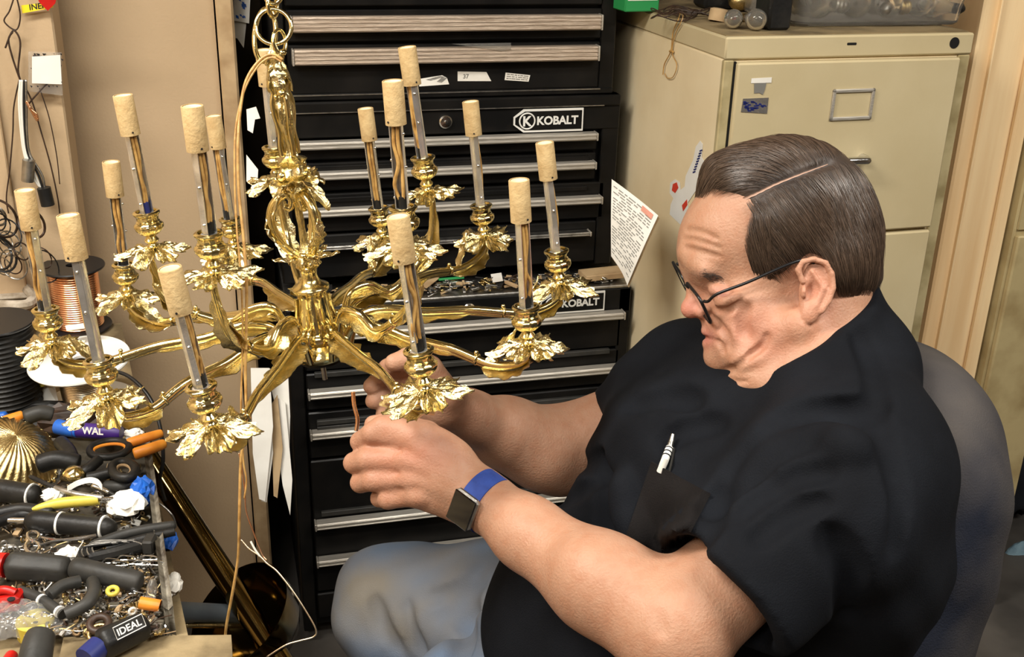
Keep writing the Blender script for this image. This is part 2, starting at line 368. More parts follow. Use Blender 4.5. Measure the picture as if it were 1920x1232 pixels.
sticker(d2, 'clear_tape', [(847, 82), (958, 80), (958, 93), (940, 96)], YS-.0255, M['frost'])
# --- middle chest
zb2 = zY(830, 512, CY)
mc = thing('tool_chest', (.41, CY+.2, zb2), 'black steel middle tool chest with a round lock and narrow aluminium drawer pulls', 'tool chest')
x1m = onY(1157, 260, CY)[0]; zt2 = zb1-.002
bd = MB(); bd.box((x0b-.004, Yc+.012, zb2), (x1m, Yc+.42, zt2), bev=.004)
bd.box((x0b-.004, Yc-.006, zb2), (x0b+.02, Yc+.02, zt2), bev=.002); bd.box((x1m-.034, Yc-.006, zb2), (x1m, Yc+.02, zt2), bev=.002)
z205 = zY(830, 205, CY); z250 = zY(830, 250, CY)
bd.box((x0b, Yc-.008, z250), (x1m, Yc+.02, z205), bev=.002); bd.box((x0b, Yc-.012, z205), (x1m, Yc+.02, zt2), bev=.003)
obj('chest_body', bd, M['black_metal'], mc)
obj('bright_edge_line', MB().box((XL-.01, Yc-.0135, z205+.001), (XR+.02, Yc-.011, z205+.0028)), M['steel'], mc)
hz = [zY(830, y, CY-.03) for y in (267, 323, 391)]
edges = [zY(830, y, CY) for y in (253, 293, 350, 425, 508)]
fal = [305, 353]
for i in range(4):
    h = hz[i] if i < 3 else zY(830, 455, CY-.03)
    if i < 3: drawer(mc, XL-.005, XR+.012+(0, 0, .02)[i], edges[i+1]+.003, edges[i]-.003, Yc, h, .0135, XL, XR+(.003, .003, .02)[i], M['alu'])
    else: drawer(mc, XL-.005, XR+.02, edges[i+1]+.003, edges[i]-.003, Yc, h, .008, XL, XR, M['steel'])
for y in (300, 357): # dull lower lips of the drawers seen under the pulls
    z = zY(1000, y, CY-.01); obj('drawer_lip', MB().box((XL+.02, Yc-.013, z-.004), (XR-.005, Yc-.005, z+.004), bev=.001), M['black_metal'], mc)
def badge(parent, px, py, Y, w, h, txt=True):
    c = onY(px, py, Y-.003); ex = np.array([1, 0, 0.]); ez = np.array([0, 0, 1.])
    out = [(-.5, 0), (-.5, .17), (-.36, .5), (.5, .5), (.5, -.5), (-.36, -.5), (-.5, -.17)]
    f = lambda s, dy: [c+ex*(x*w-(0 if s == 1 else 0))*s[0]+ez*z*h*s[1]+np.array([0, -dy, 0]) for x, z in out]
    b = obj('maker_badge', MB().prism(f((1, 1), 0), (0, -.003, 0)), M['white_print'], parent, smooth=0)
    obj('badge_field', MB().prism(f((.955, .82), .0031), (0, -.0006, 0)), M['black_metal'], b, smooth=0)
    mb = MB(); cc = c+ex*(-.31*w)+np.array([0, -.0042, 0]); rr = h*.34
    ring = [cc+ex*rr*math.cos(t)+ez*rr*math.sin(t) for t in np.arange(28)*2*PI/28]; mb.tube(ring, h*.035, 6, closed=True)
    obj('badge_ring', mb, M['white_print'], b)
    km, kw = text_mb('K', cc+ex*(-h*.21)+ez*(-h*.21), ex, ez, h*.60, .0006, .03); obj('badge_letter', km, M['white_print'], b, smooth=0)
    tm, tw = text_mb('KOBALT', c+ex*(-.175*w)+ez*(-h*.17)+np.array([0, -.0040, 0]), ex, ez, h*.50, .0006, .032, .98)
    obj('badge_lettering', tm, M['white_print'], b, smooth=0)
    return b
p0 = onY(963, 225, Yc-.008); p1 = onY(1093, 222, Yc-.008)
badge(mc, 1028, 225, Yc-.008, p1[0]-p0[0], .044)
def lock(parent, px, py, Y):
    c = onY(px, py, Y); mb = MB().lathe([(.0, -.001), (.0125, -.001), (.0125, .004), (.010, .0065), (.0035, .007), (.0035, .010), (0, .0105)], c, (0, -1, 0), 24)
    o = obj('chest_lock', mb, M['chrome'], parent); obj('key_slot', MB().box((c[0]-.001, c[1]-.0112, c[2]-.003), (c[0]+.001, c[1]-.0104, c[2]+.003)), M['black_gap'], o)
lock(mc, 835, 228, Yc-.008)
# --- lower cabinet
ztl = zY(1000, 549, CY2)
lc = thing('tool_cabinet', (.44, CY2+.2, 0.), 'black rolling tool cabinet at the bottom of the stack with parts lying on its ledge', 'tool cabinet')
XL2, XR2 = .124, .756
x1l = .777
bd = MB(); bd.box((XL2-.035, CY2+.012, .04), (x1l, CY2+.42, ztl), bev=.005)
bd.box((XL2-.035, CY2-.006, .04), (XL2-.008, CY2+.02, ztl), bev=.002); bd.box((x1l-.026, CY2-.006, .04), (x1l, CY2+.02, ztl), bev=.002)
zrail = zY(1000, 600, CY2); bd.box((XL2-.03, CY2-.006, zrail+.005), (x1l, CY2+.02, ztl), bev=.003)
obj('cabinet_body', bd, M['black_metal'], lc)
obj('ledge_tray', MB().box((XL2-.033, CY2-.006, ztl-.001), (x1l-.002, CY2+.42, ztl+.006), bev=.002), M['steel'], lc)
hz = [onY(x, y, CY2-.03)[2] for x, y in ((1160, 594), (1154, 695), (1117, 770), (592, 991))]
zed = [zrail, onY(1154, 650, CY2)[2], onY(1154, 718, CY2)[2], onY(590, 860, CY2)[2], onY(590, 1110, CY2)[2], .06]
hl = hz+[onY(600, 1200, CY2)[2]]
for i in range(5):
    if i < 4: drawer(lc, XL2-.004, XR2+.003, min(zed[i+1], hl[i]-.03)+.003, (zed[i] if i == 0 else min(zed[i], hl[i-1]-.03))-.003, CY2, hl[i], .0145, XL2, XR2, M['alu'])
drawer(lc, XL2-.004, XR2+.003, .07, min(zed[4], hl[3]-.03)-.003, CY2, .22, .0145, XL2, XR2, M['alu'])
for x, y in ((1150, 657), (1110, 745), (583, 805), (590, 965)):
    z = onY(x, y, CY2-.01)[2]; obj('drawer_lip', MB().box((XL2+.012, CY2-.014, z-.005), (XR2-.02, CY2-.004, z+.005), bev=.001), M['grey_rubber'], lc)
for x in (XL2+.03, x1l-.08):
    for y in (CY2+.06, CY2+.36):
        obj('caster', MB().lathe([(0, -.012), (.02, -.012), (.02, .012), (0, .012)], (x+.02, y, .02), (1, 0, 0), 16), M['rubber'], lc)
p0 = onY(1020, 568, CY2-.006); p1 = onY(1135, 562, CY2-.006)
badge(lc, 1073, 567, CY2-.006, .135, .042)
lock(lc, 879, 579, CY2-.006)
# clutter on the ledge
LZ = ztl+.006
def ledge(px, py, z=0.): return onZ(px, py, LZ+z)
r_ = random.Random(5)
cl = MB()
for i in range(420):
    x = r_.uniform(XL2, x1l-.03); y = r_.uniform(CY2+.004, CY2+.055); z = LZ+r_.uniform(.0005, .012)
    a = r_.uniform(0, PI); L_ = r_.uniform(.003, .014); q = r_.uniform(.0012, .004)
    ax = np.array([math.cos(a), math.sin(a), r_.uniform(-.3, .3)]); ax = nrm(ax); ay = nrm(np.cross(ax, (0, 0, 1)));
    cl.obox((x, y, z+q), ax, ay, np.cross(ax, ay), (L_, q, q*.7), mi=r_.choice((0, 0, 1, 2, 3)), bev=.0006)
tag(obj('small_hardware', cl, [M['steel'], M['brass_old'], M['rubber'], M['tan_paper']]), 'heap of small dusty lamp parts on the ledge of the tool cabinet', 'hardware', kind='stuff')
g = ledge(845, 523, .014); tag(obj('plastic_strip', MB().obox(g+np.array([0, -.006, .003]), nrm((1, .05, 0)), (-.05, 1, 0), (0, 0, 1), (.026, .0035, .002), bev=.001), M['green']), 'short green plastic strip lying on the tool cabinet ledge', 'strip')
def scrap(name, label, cat, pts, m, thick=.0006, group=None):
    P = [W(*p) for p in pts]; n = nrm(np.cross(P[1]-P[0], P[2]-P[0])); return tag(obj(name, MB().prism(P, n*thick), m, smooth=0), label, cat, group)
def onl(px, py, dz=0): p = onY(px, py, CY2+.02); return p+np.array([0, 0, dz])
P = [onl(790, 520), onl(815, 506), onl(850, 512), onl(828, 540)]
tag(obj('card_scrap', MB().prism([onZ(785, 535, LZ+.016), onZ(810, 517, LZ+.016), onZ(824, 522, LZ+.017), onZ(800, 541, LZ+.016)], (0, 0, .001)), M['tan_paper'], smooth=0), 'tan scrap of card on the ledge left of the green strip', 'card')
tag(obj('paper_tag', MB().prism([onZ(920, 515, LZ+.018), onZ(940, 512, LZ+.018), onZ(943, 527, LZ+.018), onZ(924, 530, LZ+.018)], (0, 0, .001)), M['white_paper'], smooth=0), 'white paper tag on the ledge right of the green strip', 'paper')
tag(obj('flat_box', MB().obox(onY(1130, 513, CY2+.03), (1, .1, 0), (-.1, 1, 0), (0, 0, 1), (.045, .022, .006), bev=.001), M['tan_paper']), 'flat tan box on the right end of the tool cabinet ledge', 'box')
mb = MB(); rr = random.Random(3)
for i in range(5):
    c = onY(1000+rr.uniform(-60, 60), 518+rr.uniform(-4, 8), CY2+.03); R_ = rr.uniform(.012, .022)
    mb.tube([c+np.array([R_*math.cos(t)*1.4, R_*math.sin(t)*.8, .004*math.sin(2*t+i)]) for t in np.arange(20)*2*PI/20], .0012, 5, closed=True)
tag(obj('wire_coil', mb, M['dark_wire']), 'loose coil of dark wire on the ledge left of the flat tan box', 'wire')
mb = MB()
cc = onY(1095, 535, CY2+.02)
# ================================================================== FILE CABINET
KY = .03; kx = np.array([math.cos(KY), math.sin(KY), 0]); ky = np.array([-math.sin(KY), math.cos(KY), 0]); kz = np.array([0, 0, 1.])
K = np.array([.796, 1.684, 1.56-.249]); KW, KD = .4687, .66
fc = thing('file_cabinet', (K[0]+.23, K[1]+.33, 0), 'putty coloured steel four drawer filing cabinet behind the seated man', 'filing cabinet')
def kp(a, b, c): return K+kx*a+ky*b+kz*c
def kbox(mb, a0, a1, b0, b1, c0, c1, mi=0, bev=0.): return mb.obox(kp((a0+a1)/2, (b0+b1)/2, (c0+c1)/2), kx, ky, kz, ((a1-a0)/2, (b1-b0)/2, (c1-c0)/2), mi, bev)
def onK(px, py, b=0.):
    r = ray(px, py); t = np.dot(K+ky*b-CAM, ky)/np.dot(r, ky); return CAM+r*t
def kc(px, py, b=0.): p = onK(px, py, b)-K; return np.dot(p, kx), p[2]
rim = -.036
mb = MB(); kbox(mb, 0, KW, 0.004, KD, -1.27, rim, bev=.003)
obj('cabinet_shell', mb, M['cabinet_side_lit'], fc)
mb = MB(); kbox(mb, -.001, KW+.001, -.002, KD+.001, rim, 0, bev=.003); obj('cabinet_top', mb, M['cabinet'], fc)
mb = MB(); kbox(mb, .004, KW-.004, .01, KD-.006, .0002, .0016); obj('dusty_surface', mb, M['dust'], fc)
# front frame stiles
mb = MB(); kbox(mb, 0, .018, -.001, .01, -1.27, rim-.001, bev=.002); kbox(mb, KW-.024, KW, -.001, .01, -1.27, rim-.001, bev=.002); obj('front_stiles', mb, M['cabinet_trim'], fc)
dz = -(kc(1740, 425)[1]); dz = max(.28, min(.34, dz))
for i in range(4):
    z1 = rim-.004-(i)*((dz+rim)+.008 if False else (dz-.036+.006)); z0 = z1-(dz-.036)
    mb = MB(); kbox(mb, .020, KW-.026, -.012, .02, z0, z1, bev=.003)
    d = obj('cabinet_drawer', mb, M['cabinet'], fc)
    xa, za = kc(1590, 193); 
    mb = MB(); oz = z1-(rim-.004); w2, h2 = .0405, .0265
    for (a0, a1, c0, c1) in ((-w2, w2, h2-.006, h2), (-w2, w2, -h2, -h2+.006), (-w2, -w2+.006, -h2, h2), (w2-.006, w2, -h2, h2)):
        kbox(mb, xa+a0, xa+a1, -.016, -.011, za+oz+c0, za+oz+c1, bev=.0015)
    obj('label_holder', mb, M['alu'], d)
    xh, zh = kc(1615, 300, -.03)
    hp = [kp(xh-.055, -.012, zh+oz), kp(xh-.05, -.03, zh+oz), kp(xh-.0, -.036, zh+oz), kp(xh+.01, -.033, zh+oz), kp(xh+.012, -.012, zh+oz)]
    obj('drawer_handle', MB().tube(spline(hp, 24), .007, 10), M['chrome'], d)
# dark seams
mb = MB(); kbox(mb, .018, .0205, -.003, .003, -1.25, rim-.003); obj('drawer_seam', mb, M['black_gap'], fc)
xa, za = kc(1596, 82); mb = MB(); kbox(mb, xa-.009, xa+.009, -.003, .0, za-.0022, za+.0022, bev=.001); obj('slot', mb, M['black_gap'], fc)
xa, za = kc(1788, 80); obj('lock_hole', MB().lathe([(0, 0), (.0095, 0), (.0095, .002), (0, .002)], kp(xa, -.001, za), -ky, 20), M['black_gap'], fc)
# stickers on the drawer front
def ksticker(name, pts, m, b=-.0125, parent=fc):
    return obj(name, MB().prism([onK(x, y, b) for x, y in pts], -ky*.0005), m, parent, smooth=0)
ksticker('torn_sticker', [(1409, 147), (1447, 145), (1446, 155), (1408, 156)], M['white_paper'])
ksticker('torn_sticker', [(1414, 157), (1437, 155), (1434, 168), (1430, 178), (1424, 174), (1414, 175)], M['grey_ink'])
s_ = ksticker('holographic_sticker', [(1393, 185), (1441, 183), (1438, 213), (1389, 210)], M['silver_foil'])
mb = MB(); rr = random.Random(8)
for i in range(26):
    px = rr.uniform(1393, 1432); py = rr.uniform(187, 207); q = [(px, py), (px+rr.uniform(3, 9), py), (px+rr.uniform(3, 9), py+3), (px, py+3)]; mb.prism([onK(x, y, -.0131) for x, y in q], -ky*.0002)
obj('sticker_print', mb, M['navy'], s_, smooth=0)
# stickers and string on the cabinet side (plane a=0)
def onKs(px, py, a=-.0008):
    r = ray(px, py); t = np.dot(K+kx*a-CAM, kx)/np.dot(r, kx); return CAM+r*t
def ssticker(name, pts, m, a=-.0008, parent=None):
    return obj(name, MB().prism([onKs(x, y, a) for x, y in pts], -kx*.0005), m, parent, smooth=0)
o = ssticker('side_sticker', [(1313, 264), (1318, 270), (1316, 295), (1330, 318), (1310, 350), (1290, 380), (1292, 412), (1276, 421), (1256, 402), (1258, 383), (1263, 372), (1256, 362), (1257, 343), (1266, 336), (1275, 342), (1276, 356), (1284, 350), (1286, 330), (1300, 300), (1305, 275)], M['white_plastic'], parent=fc)
ssticker('red_mark', [(1262, 345), (1269, 342), (1272, 352), (1266, 362), (1260, 357)], M['red_print'], -.0016, o)
ssticker('red_mark', [(1279, 385), (1288, 374), (1289, 384), (1281, 396)], M['red_print'], -.0016, o)
mb = MB(); rr = random.Random(2)
for i in range(9):
    px = 1299+i*1.6; py = 322-i*5; mb.prism([onKs(x, y, -.0016) for x, y in ((px, py), (px+5, py-2), (px+5, py+1), (px, py+3))], -kx*.0003)
obj('sticker_lettering', mb, M['navy'], o, smooth=0)
# ================================================================== POST, HINGE, THINGS ON THE CABINET, PAPERS
PY = 1.80
xa = onY(1760, 480, PY)[0]; xb = onY(1871, 480, PY)[0]; xc = onY(1905, 830, PY)[0]
pm = MB().box((xa, PY, 0), (xb, PY+.12, H), bev=.004)
struct('trim_4', pm, M['wood'])
struct('trim_5', MB().box((xa+.030, PY-.008, 0), (xa+.034, PY+.001, H), bev=.001).box((xb-.032, PY-.014, 0), (xb-.004, PY+.001, H), bev=.004), M['wood'])
xo = xb+.001
tf = struct('trim_6', MB().box((xo, PY-.03, 0), (xc, PY+.12, H), bev=.004), M['olive'])
hp = onY(1897, 385, PY-.03)
hin = obj('hinge_plate', MB().box((xo+.004, PY-.036, hp[2]-.05), (xo+.035, PY-.0302, hp[2]+.045), bev=.001), M['olive'], tf)
for k in (-.035, -.01, .015, .03): obj('hinge_screw', MB().lathe([(0, 0), (.003, 0), (.002, .0012), (0, .0012)], (xo+.024, PY-.0362, hp[2]+k), (0, -1, 0), 10), M['black_gap'], hin)
obj('door_edge_strip', MB().box((xo+.002, PY-.045, hp[2]+.06), (xc-.01, PY-.0302, H-.02), bev=.003), M['olive'], tf)
obj('door_edge_strip', MB().box((xo+.002, PY-.045, .05), (xc-.01, PY-.0302, hp[2]-.06), bev=.003), M['olive'], tf)
# ---- blue denim and dark garment beyond the post
def cloth_lump(name, c, r, m, label, cat, seed, sc=(1, 1, 1)):
    rr = np.random.default_rng(seed); n, k = 64, 40; ph = rr.uniform(0, 6, 12)
    G = np.zeros((k, n, 3))
    for i in range(k):
        th = PI*(i+.5)/k
        for j in range(n):
            a = 2*PI*j/n; w_ = 1+.06*math.sin(7*a+2*th+ph[0])+.04*math.sin(13*a-3*th+ph[1])+.03*math.sin(9*th+3*a+ph[2])+.02*math.sin(21*a+8*th)
            G[i, j] = np.array([math.sin(th)**.7*math.cos(a)*sc[0], math.sin(th)**.7*math.sin(a)*sc[1], math.cos(th)*sc[2]])*r*w_
    V = (G+np.asarray(c)).reshape(-1, 3); F = [(i*n+j, (i+1)*n+j, (i+1)*n+(j+1) % n, i*n+(j+1) % n) for i in range(k-1) for j in range(n)]
    F += [tuple(range(n)), tuple((k-1)*n+j for j in range(n))[::-1]]
    return tag(obj(name, (V, F), m, smooth=180), label, cat)
M['denim_far'] = mat('pale_denim', s2l(128, 156, 170), .9, col2=s2l(84, 112, 130), nscale=14, bump=.5, bscale=300)
M['dark_cloth'] = mat('dark_navy_cloth', (.012, .014, .02), .9, bump=.4, bscale=200)
p = onY(1935, 1160, 1.93); cloth_lump('denim_heap', p-np.array([-.04, 0, .20]), 1., M['denim_far'], 'pale blue denim hanging at the right edge behind the olive door frame', 'denim', 4, (.20, .11, .44))
p2 = onY(1960, 900, 2.0); cloth_lump('dark_jacket', p2+np.array([.05, .12, .10]), 1., M['dark_cloth'], 'dark navy cloth above the pale denim at the right edge', 'jacket', 9, (.20, .10, .26))
# ---- things on top of the file cabinet
CZ = K[2]+.0018
def top(px, py, z=0.): return onZ(px, py, CZ+z)
# clear bin with bulbs: walls leaning out
cb = thing('plastic_bin', top(1650, 52), 'clear plastic bin of light bulbs on top of the filing cabinet', 'bin')
bl, br_ = top(1497, 54), top(1815, 50)
bdir = nrm(br_-bl); bdep = np.array([-bdir[1], bdir[0], 0]); wb = np.linalg.norm(br_-bl)
bin_c = (bl+br_)/2+bdep*.14
def rrect(hx, hy, r, n=6):
    out = []
    for (sx, sy, a0) in ((1, 1, 0), (-1, 1, PI/2), (-1, -1, PI), (1, -1, 3*PI/2)):
        for i in range(n+1): a = a0+PI/2*i/n; out.append((sx*(hx-r)+r*math.cos(a), sy*(hy-r)+r*math.sin(a)))
    return out
V = []; F = []; lev = [(-.012, .0035), (-.004, .002), (0, .006), (.016, .16), (.013, .16), (-.003, .009), (-.012, .0065)]
for (e, z) in lev:
    for (x, y) in rrect(wb/2+e-.006, .13+e, .02): V.append(bin_c+bdir*x+bdep*y+np.array([0, 0, z]))
n = 28
for i in range(len(lev)-1):
    for k in range(n): F.append((i*n+k, i*n+(k+1) % n, (i+1)*n+(k+1) % n, (i+1)*n+k))
F.append(tuple(range(n))[::-1]); F.append(tuple((len(lev)-1)*n+k for k in range(n)))
obj('bin_tub', (np.array(V), F), M['frost'], cb)
rim_ = [bin_c+bdir*x+bdep*y+np.array([0, 0, .161]) for x, y in rrect(wb/2+.012, .148, .022)]
obj('bin_rim', MB().tube(rim_, .004, 6, closed=True), M['frost'], cb)
def bulb(name, c, ax, r, label, group, gm='glass', cap='steel', kind=0):
    ax = nrm(ax); t = thing(name, c, label, 'light bulb', group)
    if kind == 0: pr = [(.0005, r*1.0), (r*.5, r*.87), (r*.86, r*.5), (r, 0), (r*.9, -r*.5), (r*.62, -r*1.0), (r*.42, -r*1.4), (r*.4, -r*1.6)]
    else: pr = [(.0005, r*1.9), (r*.3, r*1.5), (r*.75, r*.6), (r*.95, 0), (r*.8, -r*.6), (r*.5, -r*1.1)]
    end = pr[-1]
    obj('glass_envelope', MB().lathe(pr, c, ax, 22), M[gm], t, smooth=180)
    rb = end[0]*1.02; z = end[1]; cp = []
    for i in range(7): cp += [(rb*(1.0 if i % 2 else .9), z-i*r*.11)]
    cp = [(rb*.9, z+.0005)]+cp+[(rb*.4, z-r*.85), (0.0003, z-r*.9)]
    obj('screw_cap', MB().lathe(cp, c, ax, 18), M[cap], t)
    return t
rr = random.Random(12)
spots = [(-.17, -.085, .032, 'smoke_glass', 0, 'dark based bulb lying at the left end inside the bin'), (-.10, -.08, .028, 'glass', 0, 'clear bulb second from the left inside the bin'), (-.03, -.085, .027, 'smoke_glass', 0, 'smoky bulb near the middle of the bin'),
 (.04, -.08, .026, 'glass', 0, 'clear round bulb right of the middle of the bin'), (.10, -.085, .024, 'glass', 1, 'pale yellow based bulb towards the right end of the bin'), (.155, -.08, .024, 'glass', 0, 'small clear bulb at the right end inside the bin'),
 (-.14, .0, .032, 'glass', 0, 'clear bulb behind the leftmost ones in the bin'), (-.04, .01, .032, 'glass', 0, 'clear bulb at the back middle of the bin'), (.07, .01, .03, 'smoke_glass', 0, 'smoky bulb at the back right of the bin')]
for i, (u, v, r, gm, kd, lb) in enumerate(spots):
    if abs(u) > wb/2-.03: u = math.copysign(wb/2-.04, u)
    a = rr.uniform(0, 2*PI); bulb('light_bulb', bin_c+bdir*u+bdep*v+np.array([0, 0, .012+r]), bdir*math.cos(a)+bdep*math.sin(a)+np.array([0, 0, .15]), r, lb, 'bulbs in the clear bin', gm, ('steel', 'brass_old', 'rubber')[i % 3], kd)
# two bulbs lying in front of the black box
b1 = top(1416, 58); bulb('light_bulb', b1+np.array([0, .0, .0185]), (.1, -.95, .05), .018, 'smoky round bulb on the cabinet top left of the black box', 'bulbs on the cabinet top', 'smoke_glass', 'brass_old')
b1 = top(1378, 56); bulb('light_bulb', b1+np.array([0, .01, .0165]), (-.5, -.8, .05), .016, 'bulb with a red mark on the cabinet top, left of the round smoky bulb', 'bulbs on the cabinet top', 'smoke_glass', 'red')
a0 = top(1440, 58); a1 = top(1484, 58)
tag(obj('black_box', MB().obox((a0+a1)/2+bdep*.03+np.array([0, 0, .051]), bdir, bdep, (0, 0, 1), (np.linalg.norm(a1-a0)/2, .028, .05), bev=.004), M['rubber']), 'narrow black box standing on the filing cabinet left of the clear bin', 'box')
# green carton at the back left
g0 = top(1178, 22); 
gb = tag(obj('green_carton', MB().obox(g0+np.array([0.02, .02, .031]), nrm(np.array([1, .1, 0])), nrm(np.array([-.1, 1, 0])), (0, 0, 1), (.035, .03, .03), bev=.002), M['green']), 'small green and white carton at the back left corner of the filing cabinet', 'carton')
obj('white_panel', MB().obox(g0+np.array([0.02, .02, .031])-nrm(np.array([-.1, 1, 0]))*.0305, nrm(np.array([1, .1, 0])), nrm(np.array([-.1, 1, 0])), (0, 0, 1), (.03, .0004, .010)), M['white_paper'], gb)
# tangle of wires, knife-like card pieces
mb = MB(); rr = random.Random(21)
for i in range(9):
    c = top(1290+rr.uniform(-45, 40), 34+rr.uniform(-7, 6)); R_ = rr.uniform(.018, .035); ph = rr.uniform(0, 6)
    mb.tube([c+np.array([R_*math.cos(t)*1.3, R_*math.sin(t)*.9, .004+.004*math.sin(3*t+ph)+i*.001]) for t in np.arange(26)*2*PI/26], .0011, 5, closed=True)
tag(obj('wire_tangle', mb, M['dark_wire']), 'tangle of brown wire at the front left of the cabinet top', 'wire')
tag(obj('tan_spool_end', MB().lathe([(0, 0), (.017, 0), (.017, .02), (.012, .022), (0, .022)], top(1345, 40), nrm((.2, .1, 1)), 24), M['tan_paper']), 'short tan cardboard tube on the cabinet top beside the wire tangle', 'tube')
mb = MB(); c = top(1352, 20); mb.obox(c+np.array([0.02, 0.04, .02]), (1, 0, 0), (0, 1, 0), (0, 0, 1), (.05, .03, .018), bev=.006); tag(obj('grey_parts_box', mb, M['rubber']), 'dark parts box at the back of the cabinet top behind the cardboard tube', 'box')
pm = MB(); c = top(1395, 24); pm.sphere(c+np.array([0, 0.02, .02]), .024, 16, sc=(1, .8, .8)); tag(obj('tan_rosette', pm, M['brass_old']), 'dull brass lamp part behind the two bulbs on the cabinet top', 'lamp part')
# string hanging over the side
def side_pt(px, py): return onKs(px, py, -.004)
mb = MB()
e0 = top(1275, 30); 
mb.tube(spline([e0+np.array([0, 0, .006]), side_pt(1272, 36), side_pt(1262, 60), side_pt(1258, 95), side_pt(1246, 120), side_pt(1243, 140)], 30), .0011, 5)
mb.tube(spline([e0+np.array([0.003, 0, .006]), side_pt(1280, 34), side_pt(1266, 66), side_pt(1260, 98), side_pt(1269, 122), side_pt(1262, 144), side_pt(1251, 146), side_pt(1247, 138)], 40), .0009, 5)
mb.tube([side_pt(1256, 96), side_pt(1262, 97)], .0022, 6)
tag(obj('string', mb, M['cord']), 'thin tan string looped over the left edge of the filing cabinet', 'string')
# ---- printed sheet taped at the corner of the chest
def curled(name, label, cat, corners, m, parent=None, bend=.01, n=10, thick=.0005):
    A, B, C_, D = [np.array(q, float) for q in corners]; nn = nrm(np.cross(B-A, D-A)); G = np.zeros((n, n, 3))
    for i in range(n):
        for j in range(n):
            u, v = i/(n-1), j/(n-1); G[i, j] = A*(1-u)*(1-v)+B*(1-u)*v+C_*u*v+D*u*(1-v)+nn*bend*(math.sin(v*PI)*.6+u*u*.7)
    o = obj(name, MB().grid(G, 0, thick), m, parent, smooth=60)
    return (tag(o, label, cat) if cat else o), G, nn
sh = [W(1147, 336, 1.99), W(1234, 404, 1.93), W(1172, 534, 1.93), W(1142, 480, 1.99)]
pa, G, nn = curled('printed_sheet', 'white printed sheet curling off the right side of the black tool chest', 'paper', sh, M['white_paper'])
side = 1 if np.dot(nn, -Fv) > 0 else -1
def on_sheet(u, v, off=.0012):
    i = u*9; j = v*9; i0 = min(8, int(i)); j0 = min(8, int(j)); a, b = i-i0, j-j0
    return G[i0, j0]*(1-a)*(1-b)+G[i0+1, j0]*a*(1-b)+G[i0, j0+1]*(1-a)*b+G[i0+1, j0+1]*a*b+nn*off*side
mb = MB(); rr = random.Random(4)
for k in range(24):
    u = .06+k*.037; v = .05
    while v < .9:
        v2 = min(.93, v+rr.uniform(.05, .16)); 
        if rr.random() < .82: mb.quad(on_sheet(u, v), on_sheet(u, v2), on_sheet(u+.012, v2), on_sheet(u+.012, v))
        v = v2+.03
obj('print_lines', mb, M['grey_ink'], pa, smooth=0)
obj('red_heading', MB().quad(on_sheet(.03, .66, .0016), on_sheet(.03, .92, .0016), on_sheet(.10, .92, .0016), on_sheet(.10, .66, .0016)), M['salmon'], pa, smooth=0)
mb = MB().quad(on_sheet(.05, .03, .0016), on_sheet(.05, .3, .0016), on_sheet(.5, .34, .0016), on_sheet(.5, .04, .0016)); 
pb, _, _ = curled('brown_backing', None, None, [q+Fv*.006+Rv*.003-Uv*.004 for q in sh], M['tan_paper'], pa)
# ---- papers hanging on the chest's left side and at the top of the strip
def hang(name, label, pts, m, thick=.0006, group=None):
    P = [W(*q) for q in pts]; nn = nrm(np.cross(P[1]-P[0], P[2]-P[0])); return tag(obj(name, MB().prism(P, nn*thick), m, smooth=0), label, 'paper', group)
D_ = 2.08
hang('pink_paper', 'pink slip at the top left of the hanging papers', [(362, -20, D_), (405, -20, D_), (395, 8, D_), (376, 24, D_), (368, 8, D_)], M['pink_paper'])
hang('grey_card', 'grey card between the pink slip and the white sheet on the wall strip', [(392, -20, D_+.01), (416, -20, D_+.01), (412, 48, D_+.01), (385, 46, D_+.01)], M['cloth_grey'])
hang('white_sheet', 'torn white sheet hanging at the top of the wooden strip', [(414, -20, D_-.01), (470, -20, D_-.01), (462, 40, D_-.01), (457, 90, D_-.01), (445, 72, D_-.01), (406, 66, D_-.01)], M['white_paper'])
pp = hang('blue_print', 'white paper with a blue print in front of the torn white sheet', [(440, -20, D_-.02), (470, -20, D_-.02), (467, 44, D_-.02), (436, 38, D_-.02)], M['white_paper'])
mb = MB(); rr = random.Random(6)
for k in range(11):
    x = rr.uniform(440, 460); y = rr.uniform(-5, 36); q = rr.uniform(2, 6); P = [W(x, y, D_-.0212), W(x+q, y+q*.4, D_-.0212), W(x+q*1.2, y+q*1.5, D_-.0212), W(x+q*.1, y+q, D_-.0212)]; mb.prism(P, Fv*-.0003)
obj('blue_marks', mb, M['blue'], pp, smooth=0)
hang('white_tag', 'small white tag hanging on the dark side of the tool chest beside the chandelier stem', [(462, 290, 2.02), (484, 318, 2.02), (482, 356, 2.02), (462, 340, 2.02)], M['white_paper'])
hang('white_rag', 'crumpled white paper tucked beside the top tool chest, left of the chandelier stem', [(462, 205, 2.03), (480, 200, 2.03), (488, 222, 2.03), (478, 224, 2.03), (474, 250, 2.03), (464, 244, 2.03)], M['white_paper'])
pts = [[(470, 690), (505, 690), (512, 800), (497, 940), (486, 936), (474, 850)], [(478, 742), (506, 742), (512, 850), (500, 942), (490, 940)], [(508, 760), (520, 740), (530, 840), (520, 934), (513, 930)], [(514, 740), (535, 755), (548, 900), (544, 966), (530, 910), (518, 820)], [(500, 690), (540, 700), (544, 780), (541, 910), (533, 900), (520, 780)]]
lb = ['leftmost of the white papers hanging on the side of the tool cabinet', 'white paper just right of the leftmost hanging one', 'narrow tan edged paper in the middle of the hanging bunch', 'long grey white paper reaching lowest in the hanging bunch', 'white paper at the back of the hanging bunch']
for i, q in enumerate(pts):
    hang('hanging_paper', lb[i], [(x, y, 1.99+.008*i) for x, y in q], M['white_paper'] if i != 2 else M['tan_paper'], .001, 'papers hanging on the side of the tool cabinet')
